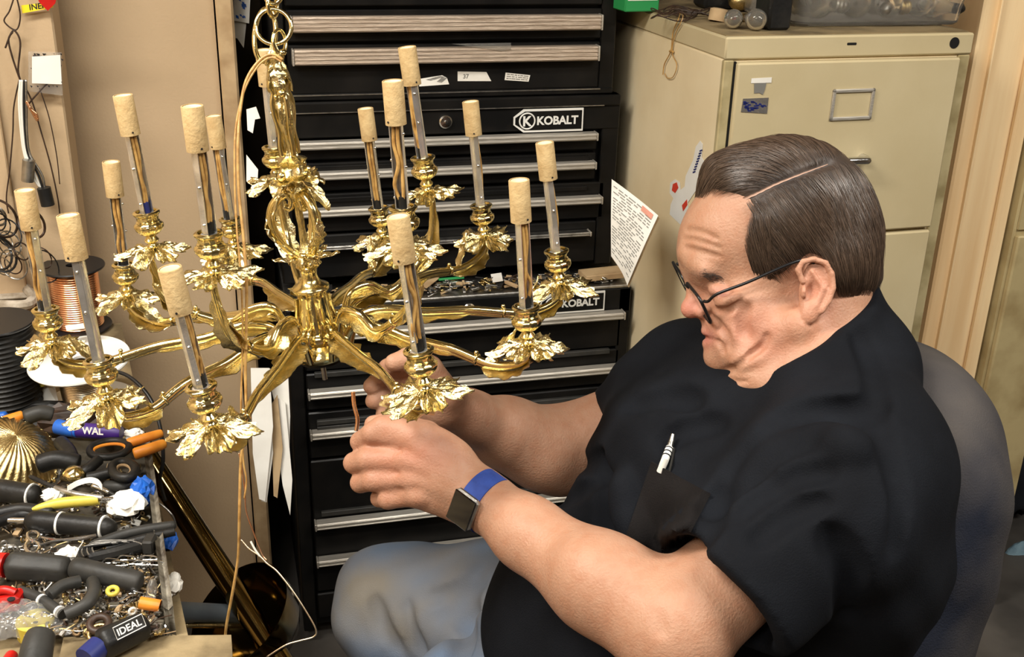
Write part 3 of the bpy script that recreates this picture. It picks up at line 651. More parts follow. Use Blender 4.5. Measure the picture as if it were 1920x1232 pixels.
# yellow tape, red thing, foil bag and wires on the plywood board
def bp(px, py, o=0.): return onY(px, py, BY-.013-o)
q = tag(obj('yellow_label', MB().prism([bp(40, 10), bp(98, 3), bp(100, 14), bp(42, 25)], (0, -.0008, 0)), M['yellow_tape'], smooth=0), 'yellow warning label at the top of the plywood board', 'label')
tm, tw_ = text_mb('INER', bp(55, 19, .001), nrm(bp(98, 6)-bp(40, 14)), (0, 0, 1), .0125, .0003, .02); obj('label_lettering', tm, M['ink'], q, smooth=0)
tag(obj('red_tag', MB().prism([bp(60, -30, .004), bp(112, -30, .004), bp(104, 6, .004), bp(90, 20, .004), bp(74, 4, .004)], (0, -.003, 0)), M['red']), 'red tag hanging over the yellow label', 'tag')
fb = tag(obj('foil_bag', MB().prism([bp(54, 96, .002), bp(116, 98, .002), bp(118, 178, .002), bp(54, 170, .002)], (0, -.005, 0)), M['clear'], smooth=0), 'clear bag with a white card pinned on the plywood board', 'bag')
obj('bag_card', MB().prism([bp(60, 106, .009), bp(113, 103, .009), bp(116, 158, .009), bp(60, 156, .009)], (0, -.001, 0)), M['white_plastic'], fb, smooth=0)
mb = MB(); rr = random.Random(9)
for k in range(24):
    t = rr.uniform(0, 1); side_ = rr.choice((0, 1, 2, 3)); x, y = [(56+60*t, 100), (56+60*t, 160), (57, 100+58*t), (114, 100+58*t)][side_]; q = rr.uniform(2, 5)
    mb.prism([bp(x, y, .0105), bp(x+q, y+q*.3, .0105), bp(x+q*.7, y+q, .0105)], (0, -.0004, 0))
obj('bag_print', mb, M['ink'], fb, smooth=0)
def cable(name, pts, r, m, label, n=50, cat='wire', group=None, sides=6):
    P = [q if isinstance(q, np.ndarray) else Wb(*q) for q in pts]
    return tag(obj(name, MB().tube(spline(P, n), r, sides), M[m], smooth=180), label, cat, group)
def Wb(x, y, d): return bp(x, y, .006+(1.86-d))
d0 = 1.86
G_ = 'wires hanging on the plywood board'
cable('hanging_wire', [(28, -10, d0), (18, 20, d0), (8, 40, d0), (30, 56, d0), (38, 30, d0), (30, -10, d0)], .0013, 'dark_wire', 'brown wire loop at the top of the plywood board', group=G_)
cable('hanging_wire', [(24, 60, d0), (16, 75, d0), (24, 110, d0), (38, 150, d0), (34, 130, d0), (38, 80, d0), (28, 58, d0), (20, 64, d0), (10, 90, d0)], .0016, 'dark_wire', 'brown wire twisted into a narrow loop below the top loop', group=G_)
cable('hanging_wire', [(62, 104, d0), (95, 112, d0), (104, 140, d0), (80, 165, d0), (62, 185, d0), (50, 200, d0)], .0015, 'dark_wire', 'brown wire arching over the foil bag', group=G_)
cable('hanging_wire', [(40, 150, d0), (60, 190, d0), (75, 240, d0), (95, 310, d0), (108, 370, d0), (112, 400, d0)], .0013, 'dark_wire', 'long brown wire slanting down to the buff candle sleeve', group=G_)
cable('hanging_wire', [(74, 165, d0), (92, 220, d0), (106, 290, d0), (112, 345, d0)], .001, 'dark_wire', 'thin brown wire right of the long slanting one', group=G_)
cable('hanging_wire', [(36, 150, d0), (26, 200, d0), (24, 250, d0), (18, 320, d0), (12, 370, d0), (16, 400, d0)], .0013, 'dark_wire', 'brown wire at the left of the hanging bunch', group=G_)
for k, (lbw, ww) in enumerate((('white lamp wire in the hanging bunch', 'white_wire'), ('second white lamp wire beside the first in the bunch', 'white_wire'), ('black lamp wire at the middle of the bunch', 'black_cable'), ('silver braided cord in the hanging bunch', 'steel'))):
    x = 38+k*3.5
    cable('lamp_wire', [(x, 150, d0-.01), (x-2+k, 195, d0-.01), (x+2, 250, d0-.01), (x+8, 290, d0-.01), (x+22+3*k, 330, d0-.012), (x+36, 350+5*k, d0-.012)], .0022, ww, lbw, group=G_)
tag(obj('wire_socket', MB().tube([Wb(82, 352, d0-.02), Wb(90, 385, d0-.02)], .011, 14), M['rubber']), 'black lamp socket hanging from the white wires', 'lamp socket')
tag(obj('grey_socket', MB().tube([Wb(54, 300, d0-.02), Wb(52, 340, d0-.02)], .010, 14), M['steel']), 'grey metal socket hanging left of the black one', 'lamp socket')
cable('orange_wire', [(50, 190, d0-.012), (58, 205, d0-.014), (68, 214, d0-.014), (70, 225, d0-.014), (62, 212, d0-.014), (56, 200, d0-.014)], .0026, 'copper', 'bright copper strands sticking out of the wire bunch')
mb = MB(); rr = random.Random(31)
for k in range(16):
    c = np.array([rr.uniform(0, 95), rr.uniform(400, 500)]); R_ = rr.uniform(12, 32); ph = rr.uniform(0, 6); dd_ = 1.82+rr.uniform(-.03, .03)
    mb.tube([Wb(c[0]-10+R_*math.cos(t), c[1]+R_*1.1*math.sin(t+.3), dd_+.01*math.sin(2*t+ph)) for t in np.arange(24)*2*PI/24], rr.choice((.0014, .0022, .0012)), 5, closed=True, mi=k % 3)
tag(obj('cable_bundle', mb, [M['black_cable'], M['dark_wire'], M['steel']]), 'thick tangle of dark cable coils on the plywood board above the grey felt', 'cable', kind='stuff')
# ================================================================== CHANDELIER
c0 = CAM+np.array([.068, 1.288, -.261]); AX = nrm([-.097, .018, 1.])
CAND = dict(  # candle: cap-top px, base px, depths, tier
 G=((318, 502), (397, 802), 1.022, 1.094, 'l', 'front left, lowest of the three left front ones'), H=((746, 405), (797, 735), 1.047, 1.119, 'l', 'front'), I=((973, 337), (990, 648), 1.166, 1.238, 'l', ''), J=((1021, 267), (1050, 535), 1.333, 1.405, 'l', ''),
 K=((882, 190), (908, 445), 1.484, 1.556, 'l', ''), L=((685, 203), (718, 447), 1.561, 1.634, 'l', ''), D=((400, 217), (440, 468), 1.536, 1.608, 'l', ''), B=((208, 303), (240, 557), 1.417, 1.49, 'l', ''),
 E=((46, 356), (97, 648), 1.25, 1.323, 'l', ''), F=((127, 403), (200, 752), 1.099, 1.172, 'l', ''),
 C=((360, 198), (402, 516), 1.098, 1.17, 'u', ''), N=((736, 151), (762, 465), 1.15, 1.222, 'u', ''), M=((763, 88), (802, 362), 1.34, 1.412, 'u', ''), O=((495, 93), (520, 340), 1.405, 1.478, 'u', ''), A=((230, 178), (288, 468), 1.256, 1.328, 'u', ''))
def proj(P): d = np.asarray(P)-CAM; z = d@Fv; return 960+FPX*(d@Rv)/z, 616-FPX*(d@Uv)/z, z
def axy(py):  # point of the chandelier axis at picture height py
    lo, hi = -.5, .5
    for _ in range(40):
        m = (lo+hi)/2
        if proj(c0+AX*m)[1] > py: lo = m
        else: hi = m
    return lo
def AP(py): return c0+AX*axy(py)
def px2m(px, py): return px/FPX*proj(AP(py))[2]
HUBt = axy(628); HUB = c0+AX*HUBt
CH = thing('chandelier', c0+AX*axy(668), 'polished brass chandelier with fifteen buff candle sleeves, hanging from a ring', 'chandelier')
def leaf(mb, path, side, nor, wid, lobes=5, vee=.25, curl=.0, thick=.0011, wav=.19, nw=11, ph=0.):
    P = spline(path, 30) if len(path) < 12 else np.asarray(path); n = len(P); G = np.zeros((n, nw, 3)); T = np.gradient(P, axis=0)
    for i in range(n):
        t = i/(n-1); env = (math.sin(PI*min(1, t**.75))**.7)*(1-.25*t)+.04
        lob = 1+wav*2*abs(math.sin(PI*lobes*t+ph))-wav+.05*math.sin(PI*lobes*5*t)
        tt = nrm(T[i]); s = nrm(np.asarray(side)-tt*np.dot(side, tt)); nn = nrm(np.cross(tt, s)); 
        if np.dot(nn, nor) < 0: nn = -nn
        for j in range(nw):
            u = (j/(nw-1)-.5)*2; wv = wid*env*lob
            G[i, j] = P[i]+s*u*wv+nn*(abs(u)**1.5*wid*vee*env+wid*.10*math.sin(PI*lobes*t*2+ph+abs(u)*2.)*abs(u)-wid*.07*(1-abs(u)*4 if abs(u) < .25 else 0))+tt*wid*.35*(abs(u)**1.3)*lob
    return mb.grid(G, 0, thick)
def pan(c, ax, R, seed, n=126, leaves=6):
    rr = np.random.default_rng(seed); ax = nrm(ax); e1 = nrm(np.cross(ax, (0.3, 1, .1))); e2 = np.cross(ax, e1); ph = rr.uniform(0, 6)
    rad = [0, .16, .3, .45, .6, .72, .84, .93, 1.]; G = np.zeros((len(rad), n+1, 3)); amp = rr.uniform(.8, 1.15, leaves); bend = rr.uniform(-.16, .08, leaves)
    for j in range(n+1):
        a = 2*PI*j/n; k = int(((a*leaves/(2*PI))) % leaves); u = (a*leaves/(2*PI)) % 1; s = math.sin(PI*u)
        out = .46+.54*s**.6; out *= 1+.10*math.cos(2*PI*u*5)*(.35+s); out *= (amp[k]*s+(1-s)); 
        for i, r in enumerate(rad):
            q = r*out*R; z = R*(.05*r**2*math.cos(2*PI*u*5+.6)*s+bend[k]*s*r**2+.16*r*(1-s)*.6-.10*r+.05*math.sin(9*r+4*PI*u))
            if r > .9: z -= R*.07
            G[i, j] = c+(e1*math.cos(a+ph)+e2*math.sin(a+ph))*q+ax*z
    return MB().grid(G, 0, .0011)
CUPP = [(.0042, 0), (.0068, .0012), (.0072, .003), (.0048, .0052), (.0046, .0066), (.0078, .0088), (.0086, .0108), (.0068, .0132), (.0056, .0150), (.0072, .0165), (.0118, .0195), (.0152, .0235), (.0164, .0268), (.0162, .030), (.0138, .0325), (.0140, .0338), (.0122, .0352), (.0126, .039), (.0140, .0412), (.0156, .0428), (.0158, .0446), (.0140, .0460), (.0118, .0462), (.0112, .044)]
names = {}
for idx, (k, (tp, bp_, dT, dB, tier, _)) in enumerate(CAND.items()):
    T = W(*tp, dT); B = W(*bp_, dB); a = nrm(T-B); Lh = np.linalg.norm(T-B)
    rv = (B-HUB)-AX*np.dot(B-HUB, AX); R = np.linalg.norm(rv); u = rv/R; zB = np.dot(B-HUB, AX); sd = np.cross(AX, u)
    def Q(r, z, s=0.): return HUB+u*r+AX*z+sd*s
    rr = random.Random(idx*13+1); jit = rr.uniform(-.004, .004)
    if tier == 'l':
        pth = [Q(.036, -.022), Q(.044, .002), Q(.058, .020), Q(.090, .023+jit), Q(.135, zB*.45+.002), Q(.19, zB*.88-.014), Q(R*.82, zB-.030), Q(R*.94, zB-.026), Q(R, zB-.012), B]
    else:
        pth = [Q(.033, -.010), Q(.040, .020), Q(.052, .042), Q(.078, .044+jit), Q(.105, .028), Q(R*.80, zB*.35-.004), Q(R*.97, zB*.6-.010), Q(R*1.03, zB-.016), B]
    P = spline(pth, 60); n = len(P)
    am = MB(); tt = np.linspace(0, 1, n); am.tube(P, .0042+.0014*np.sin(tt*PI)-.0006*tt, 10)
    # lower companion rib
    P2 = P[int(n*.1):int(n*.86)]-AX*.0062*np.sin(np.linspace(0, PI, int(n*.86)-int(n*.1)))[:, None]
    am.tube(P2, .0026, 8)
    ic = int(n*.62); am.lathe([(.0055, -.002), (.0072, -.001), (.0072, .001), (.0055, .002)], P[ic], P[ic+1]-P[ic-1], 14)
    am.sphere(P[ic]+AX*.0085, .0028, 8)
    # small curl at the root
    cur = [Q(.030+.012*math.cos(t)*(1-t/9), .010+.012*math.sin(t)*(1-t/9), .004) for t in np.linspace(-1.5, 4.4, 18)]
    am.tube(cur, np.linspace(.003, .0018, 18), 7)
    arm = obj('arm', am, M['brass'], CH, smooth=60)
    # acanthus leaves, cast on the arm
    lm = MB(); i0, i1 = int(n*.20), int(n*.58); leaf(lm, P[i0:i1:1]-AX*.0065, sd, -AX, .0175, 4, .12, ph=idx)
    obj('acanthus_leaf', lm, M['brass_cast'], arm, smooth=70)
    lm = MB(); i0, i1 = int(n*.62), int(n*.90)
    out = P[i0:i1]-AX*.007; leaf(lm, out, sd, -AX, .0135, 4, .25, ph=idx+1)
    obj('acanthus_leaf', lm, M['brass_cast'], arm, smooth=70)
    # upstanding leaf tip
    s0 = P[int(n*.66)]; lt = [s0, s0+u*.010+AX*.010+sd*.006, s0+u*.022+AX*.024+sd*.010, s0+u*.030+AX*.040+sd*.012]
    lm = MB(); leaf(lm, lt, sd+u*.4, AX, .0085, 3, .2, ph=idx*2)
    obj('leaf_tip', lm, M['brass_cast'], arm, smooth=70)
    obj('drip_pan', pan(B+a*.003, a, (.046 if tier == 'l' else .043), idx+3), M['brass_cast'], arm, smooth=75)
    lob = lambda ang, z: 1+(.055*np.abs(np.cos(6*ang)) if .019 < z < .0322 else .03*np.cos(12*ang) if .034 < z < .040 else 0*ang)
    obj('candle_cup', MB().lathe(CUPP, B+a*.002, a, 48, mod=lob), M['brass'], arm, smooth=50)
    # socket bracket: nickel channel, hub, screws, wires
    e1 = nrm(np.cross(a, Fv)); e2 = nrm(np.cross(a, e1)); tw = rr.uniform(-2.0, 2.0); w1_, w2_ = rr.uniform(.001, .005), rr.uniform(-.002, .003); E1 = e1*math.cos(tw)+e2*math.sin(tw); E2 = -np.cross(a, E1)
    z0, z1 = .043, Lh-.046
    bm = MB()
    G1 = np.zeros((2, 9, 3))
    for i, z in enumerate((z0, z1)):
        for j in range(9):
            an = PI*(.0+j/8*1.0)+PI*.0; G1[i, j] = B+a*z+(E1*math.cos(an)+E2*math.sin(an))*.0070
    bm.grid(G1, 0, .0009)
    for sg in (-1, 1): bm.obox(B+a*(z0+z1)/2+E1*sg*.0066-E2*.0022, a, E1, E2, ((z1-z0)/2, .0005, .0030))
    bm.lathe([(.0095, z0-.0015), (.0098, z0+.0015), (.0085, z0+.003), (.006, z0+.0035)], B, a, 20)
    br = obj('socket_bracket', bm, M['nickel'], arm, smooth=35)
    obj('bracket_hub', MB().lathe([(.0052, z0), (.0052, z0+.016), (.003, z0+.017), (.0005, z0+.017)], B, a, 14), M['navy'] if k == 'A' else M['rubber'], arm)
    wm = MB()
    for sg in (-1, 1):
        wp = [B+a*(z0+.012)+E1*sg*.002-E2*.002, B+a*(z0+.03)+E1*(sg*w1_+w2_)-E2*.0035, B+a*((z0+z1)/2+.01*w2_/.003)+E1*(sg*.0016-w2_)-E2*(.005 if sg > 0 else .002), B+a*(z1-.02)+E1*(sg*.0024+w2_*.5)-E2*.004, B+a*(z1+.004)+E1*sg*.002-E2*.002]
        wm.tube(spline(wp, 24), .0021, 7)
    obj('socket_wire', wm, M['cord'], arm, smooth=180)
    sm = MB()
    for f, sg in ((.16, 1), (.52, -1), (.60, 1), (.9, -1)):
        sm.sphere(B+a*(z0+(z1-z0)*f)+E1*sg*.0078-E2*.002, .0017, 8)
    obj('bracket_screws', sm, M['chrome'], arm, smooth=180)['kind'] = 'stuff'
    rc = .0112; zc = Lh-.046
    cp = obj('candle_sleeve', MB().lathe([(rc-.0014, zc), (rc, zc+.0004), (rc, Lh-.0006), (rc-.0006, Lh), (rc-.0014, Lh), (rc-.0018, Lh-.004), (rc-.0018, zc+.002), (rc-.0014, zc)], B, a, 28), M['card'], arm, smooth=50)
    obj('sleeve_lining', MB().lathe([(rc-.0019, zc+.003), (rc-.0021, Lh-.0008), (rc-.0030, Lh-.002), (.0085, Lh-.012), (.0005, Lh-.0122)], B, a, 20), M['card_in'], arm)
    hd = -Fv*math.cos(rr.uniform(-.8, .8))+Rv*math.sin(rr.uniform(-.9, .9)); hd = nrm(hd-a*np.dot(hd, a))
    obj('screw_hole', MB().lathe([(0.0002, .0006), (.0011, .0006), (.0011, -.0006)], B+a*(zc+.0045)+hd*rc, hd, 10), M['ink'], arm)
# ---------------------------------------------------------------- column
prof = []
for py, w_ in ((672, 10), (671, 30), (668, 44), (664, 52), (656, 55), (650, 50), (645, 38), (640, 33), (636, 35), (632, 40), (626, 41), (620, 36), (616, 32), (600, 32), (575, 30), (556, 28), (548, 28), (544, 33), (540, 35), (536, 34), (532, 26), (526, 18), (515, 15), (504, 17), (498, 22), (494, 14), (488, 10)):
    prof.append((px2m(w_, py), axy(py)))
mb = MB().lathe(prof, c0, AX, 48); obj('column_base', mb, M['brass'], CH, smooth=50)
obj('bottom_plate', MB().lathe([(0.0003, axy(676)), (px2m(40, 676), axy(674)), (px2m(40, 672), axy(670)), (.001, axy(670))], c0, AX, 32), M['rubber'], CH)
obj('threaded_rod', MB().lathe([(.0003, axy(712)), (.0032, axy(711)), (.0032, axy(672)), (.0003, axy(671))], c0, AX, 12), M['steel'], CH)
e1 = nrm(np.cross(AX, Fv)); e2 = np.cross(AX, e1)   # e1 picture-horizontal
def CQ(px, py, az): # radius in px, at azimuth
    return AP(py)+(e1*math.cos(az)+e2*math.sin(az))*px2m(px, py)
for s in range(4):
    az = s*PI/2+.35
    ribs = MB(); ribs.tube(spline([CQ(33, 632, az), CQ(40, 610, az), CQ(33, 580, az), CQ(31, 555, az)], 24), .0022, 8); obj('base_rib', ribs, M['brass'], CH)
# cage of scrolls
for s in range(3):
    az = s*2*PI/3+.2; D = lambda px, py, da=0.: CQ(px, py, az+da)
    sp = [D(8, 500), D(14, 480), D(32, 462), D(48, 436), D(54, 408), D(48, 384), D(34, 368), D(18, 362), D(10, 374), D(16, 388), D(26, 384)]
    P = spline(sp, 70); mb = MB().tube(P, .0056-.0024*np.abs(np.linspace(-1, 1, len(P)))**2, 10); mb.tube(P[8:46]+AX*.001+(e1*math.cos(az+1.57)+e2*math.sin(az+1.57))*.0045, .0020, 7)
    sc = obj('scroll', mb, M['brass'], CH, smooth=60)
    lm = MB(); leaf(lm, [D(16, 470), D(44, 452), D(62, 430), D(60, 404)], nrm(np.cross(AX, D(50, 430)-AP(430))), AX, .009, 4, .3, ph=s); obj('scroll_leaf', lm, M['brass_cast'], sc, smooth=70)
    lm = MB(); leaf(lm, [D(12, 372), D(30, 356, .5), D(48, 372, .6), D(60, 392, .6)], nrm(np.cross(AX, D(50, 430)-AP(430))), AX, .008, 3, .3, ph=s+2); obj('scroll_leaf', lm, M['brass_cast'], sc, smooth=70)
for s in range(6):
    az = s*PI/3+.1
    lm = MB(); r1 = 52+14*(s % 3); leaf(lm, [CQ(9, 352, az), CQ(24, 338, az), CQ(r1*.75, 330+5*(s % 2), az), CQ(r1, 338+8*(s % 2), az)], nrm(np.cross(AX, CQ(20, 340, az)-AP(340))), AX, .0115, 4, .25, ph=s)
    obj('stem_leaf', lm, M['brass_cast'], CH, smooth=70)
for s, (az, py) in enumerate(((.4, 478), (2.4, 470), (4.2, 482), (PI, 480))):
    lm = MB(); leaf(lm, [CQ(10, py, az), CQ(24, py+4, az), CQ(46, py+2, az), CQ(60, py-2, az)], nrm(np.cross(AX, CQ(20, py, az)-AP(py))), AX, .008, 3, .3, ph=s); obj('finial_leaf', lm, M['brass_cast'], CH, smooth=70)
# stem above
prof = []
for py, w_ in ((505, 8), (498, 18), (490, 24), (480, 20), (470, 12), (455, 7), (420, 6), (380, 7), (366, 16), (358, 22), (350, 16), (342, 12), (334, 20), (326, 27), (318, 24), (310, 20), (304, 25), (298, 27), (292, 18), (282, 14), (268, 14), (250, 18), (236, 22), (228, 25), (215, 27), (200, 26), (188, 22), (180, 24), (174, 20), (166, 22), (158, 26), (150, 22), (140, 20), (132, 25), (124, 24), (116, 18), (108, 22), (100, 20), (94, 13), (86, 9), (80, 6)):
    prof.append((px2m(w_*(.70 if py < 296 else 1), py), axy(py)))
def fl(ang, z):
    ph = z*170
    return 1+.11*np.cos(5*ang+ph*.4)+.07*np.cos(9*ang-ph)+.05*np.sin(3*ang+ph*1.3)
pf = []
for i in range(len(prof)-1):
    for k in range(3): t = k/3; pf.append((prof[i][0]*(1-t)+prof[i+1][0]*t, prof[i][1]*(1-t)+prof[i+1][1]*t))
obj('stem', MB().lathe(pf, c0, AX, 60, mod=fl), M['brass_cast'], CH, smooth=60)
for s in range(4):
    az = s*PI/2+.6
    mb = MB(); mb.tube(spline([CQ(16, 290, az), CQ(17, 270, az), CQ(14, 245, az), CQ(19, 215, az), CQ(20, 190, az), CQ(15, 172, az), CQ(20, 160, az), CQ(17, 150, az)], 40), np.full(36, .0030) if False else .0030, 8); obj('stem_rib', mb, M['brass'], CH, smooth=180)
bm = MB(); rr = random.Random(77)
for i in range(46):
    py = rr.choice((rr.uniform(98, 190), rr.uniform(295, 365), rr.uniform(470, 500))); w_ = np.interp(-py, [-500, -480, -365, -330, -295, -190, -98], [20, 24, 24, 28, 26, 17, 14]); az = rr.uniform(0, 2*PI)
    bm.sphere(CQ(w_*rr.uniform(.85, 1.1), py, az), rr.uniform(.0028, .0062), 8, sc=(1, 1, rr.uniform(.6, 1.3)))
obj('cast_berries', bm, M['brass'], CH, smooth=180)['kind'] = 'stuff'
# small upstanding flowers on the stem
for s in range(4):
    az = s*PI/2+.2; lm = MB(); leaf(lm, [CQ(10, 120, az), CQ(17, 128, az), CQ(22, 148, az), CQ(23, 168, az)], nrm(np.cross(AX, CQ(20, 140, az)-AP(140))), -AX, .008, 3, .3, ph=s); obj('stem_leaf', lm, M['brass_cast'], CH, smooth=70)
# top loop, ring, chain
dch = proj(AP(90))[2]
def ringm(px, py, d, rx, ry, rt, ax_, tilt, n=40):
    c = W(px, py, d); A = nrm(Rv*math.cos(tilt)+Fv*math.sin(tilt)); B_ = nrm(Uv*math.cos(ax_)+Rv*math.sin(ax_)); A = nrm(A-B_*np.dot(A, B_))
    return MB().tube([c+A*rx*math.cos(t)+B_*ry*math.sin(t) for t in np.arange(n)*2*PI/n], rt, 9, closed=True)
obj('top_loop', ringm(524, 78, dch, .009, .013, .0022, 0, .9), M['brass'], CH, smooth=180)
obj('hanging_ring', ringm(513, 50, dch, .0195, .0195, .0024, 0, .15), M['brass'], CH, smooth=180)
G_ = 'links of the chandelier chain'
for i, (x, y, t) in enumerate(((511, 10, 1.2), (512, -14, .2), (512, -38, 1.3), (513, -62, .2), (513, -86, 1.3), (514, -110, .2))):
    obj('chain_link', ringm(x, y, dch, .0095, .013, .0024, 0, t), M['brass'], CH, smooth=180)
obj('ceiling_hook', MB().tube([W(514, -120, dch), W(514, -120, dch)+np.array([0, 0, 2.6-W(514, -120, dch)[2]])], .0022, 8), M['brass'], CH)
# old cord loop left of the ring
obj('side_loop', ringm(497, 66, dch+.02, .012, .03, .0028, .1, .5), M['brass'], CH, smooth=180)
# ---------------------------------------------------------------- supply cord
def cordp(name, pts, r, m, label, parent=None):
    o = obj(name, MB().tube(spline([W(*q) for q in pts], 90), r, 8), M[m], parent, smooth=180)
    return tag(o, label, 'cord') if parent is None else o
dc = dch-.02
cordp('supply_cord', [(530, 112, dc), (512, 102, dc), (488, 112, dc), (462, 150, dc), (450, 210, dc), (446, 280, dc), (448, 360, dc), (456, 440, dc), (462, 520, dc), (462, 600, dc), (460, 700, dc), (462, 800, dc), (452, 860, dc), (449, 960, dc), (447, 1040, dc+.02), (438, 1100, dc+.03), (425, 1170, dc+.05), (422, 1200, dc+.06)], .0017, 'cord', 'gold lamp cord looping from the chandelier stem down past the brass arms to the bench')
cordp('supply_cord', [(528, 116, dc), (508, 108, dc), (484, 124, dc), (458, 170, dc), (442, 240, dc), (440, 330, dc), (444, 430, dc), (452, 520, dc), (455, 640, dc), (452, 760, dc), (456, 860, dc), (462, 900, dc), (458, 935, dc)], .0011, 'cord', 'thinner gold cord beside the main one, ending in the air below the lower arms')
cordp('split_wire', [(448, 850, dc), (454, 880, dc), (459, 920, dc), (462, 960, dc), (476, 1000, dc), (492, 1040, dc), (500, 1050, dc)], .0008, 'copper', 'thin copper wire hanging between the cord and the tool cabinet')
cordp('split_wire', [(452, 1012, dc), (466, 1028, dc), (486, 1042, dc), (500, 1056, dc), (520, 1072, dc), (550, 1110, dc), (576, 1150, dc), (592, 1180, dc), (588, 1194, dc), (560, 1202, dc), (535, 1210, dc), (500, 1232, dc)], .0010, 'copper_pale', 'forked pale wire curling down in front of the tool cabinet')
cordp('split_wire', [(470, 1015, dc), (478, 1030, dc), (487, 1043, dc)], .0012, 'white_wire', 'short white bare end of the forked wire')
cordp('hanging_wire', [(662, 735, 1.15), (664, 760, 1.15), (670, 785, 1.15), (668, 808, 1.15)], .0022, 'copper', 'short frayed copper wire hanging beside the fingers of the near hand')
# ================================================================== SDF MODELLER (camera-oriented metres: x right, y up, z towards the camera)
def C3(px, py, d): return np.array([(px-960)/FPX*d, -(py-616)/FPX*d, -d])
BM = np.stack([Rv, Uv, -Fv], 0)
def cam2w(P): return np.asarray(P)@BM+CAM
def smin(a, b, k):
    h = np.clip(.5+.5*(b-a)/k, 0, 1); return b*(1-h)+a*h-k*h*(1-h)
def smax(a, b, k): return -smin(-a, -b, k)
class Sdf:
    def __init__(s): s.p = []
    def add(s, fn, k=.01, op='u'): s.p.append((op, fn, k)); return s
    def ell(s, c, r, R=None, k=.01, op='u'):
        c = np.asarray(c, np.float32); r = np.asarray(r, np.float32); R = np.eye(3, dtype=np.float32) if R is None else np.asarray(R, np.float32)
        def f(P):
            q = (P-c)@R.T; a = np.sqrt(((q/r)**2).sum(-1)); b = np.sqrt(((q/(r*r))**2).sum(-1)); return np.where(b > 1e-6, a*(a-1)/np.maximum(b, 1e-6), -r.min())
        return s.add(f, k, op)
    def cone(s, a, b, ra, rb, k=.01, op='u', sq=None):
        a = np.asarray(a, np.float32); b = np.asarray(b, np.float32); ba = b-a; L2 = float((ba**2).sum())
        def f(P):
            q = P-a
            if sq is not None: # squash along a direction
                ax, fac = sq; d = (q@ax)[..., None]; q = q+ax*d*(fac-1)
                bb = ba+ax*float(ba@ax)*(fac-1); l2 = float((bb**2).sum())
            else: bb = ba; l2 = L2
            h = np.clip((q@bb)/l2, 0, 1); return np.sqrt(((q-h[..., None]*bb)**2).sum(-1))-(ra+(rb-ra)*h)
        return s.add(f, k, op)
    def chain(s, pts, rs, k=.006, kk=None, op='u', sq=None):
        for i in range(len(pts)-1): s.cone(pts[i], pts[i+1], rs[i], rs[i+1], k if i == 0 or kk is None else kk, op, sq)
        return s
    def ev(s, P):
        D = None
        for op, f, k in s.p:
            d = f(P)
            if D is None: D = d; continue
            D = smin(D, d, k) if op == 'u' else smax(D, -d, k) if op == 's' else smax(D, d, k) if op == 'i' else D+d
        return D
    def mesh(s, lo, hi, h):
        lo = np.asarray(lo, float); n = (np.ceil((np.asarray(hi)-lo)/(8*h)).astype(int)); Hb = 8*h
        g = np.stack(np.meshgrid(*[np.arange(k) for k in n], indexing='ij'), -1).reshape(-1, 3)
        ctr = (lo+(g+.5)*Hb-.5*h).astype(np.float32)
        R = Hb*.87
        D = None; pd = []
        for op, f, k in s.p:
            d = f(ctr).astype(np.float32); pd.append(d)
            D = d if D is None else (smin(D, d, k) if op == 'u' else smax(D, -d, k) if op == 's' else smax(D, d, k) if op == 'i' else D+d)
        keep = np.abs(D) < R*1.5
        gk = g[keep]; B = len(gk)
        off = np.stack(np.meshgrid(*[np.arange(8)]*3, indexing='ij'), -1).reshape(-1, 3)
        P = (lo+(gk[:, None, :]*8+off[None])*h).astype(np.float32)
        V = None
        for (op, f, k), d in zip(s.p, pd):
            dk = d[keep]
            if V is None: V = f(P).astype(np.float32); continue
            m = (np.abs(dk) < 1e9) if op in ('a', 'i') else (dk < R*1.6+k*1.2)
            if not m.any(): continue
            q = f(P[m]).astype(np.float32)
            V[m] = smin(V[m], q, k) if op == 'u' else smax(V[m], -q, k) if op == 's' else smax(V[m], q, k) if op == 'i' else V[m]+q
        G = np.repeat(np.repeat(np.repeat(np.where(D < 0, -1, 1).astype(np.float32).reshape(n), 8, 0), 8, 1), 8, 2)
        idx = gk[:, None, :]*8+off[None]; G[idx[..., 0], idx[..., 1], idx[..., 2]] = V
        return nets(G, lo, h)
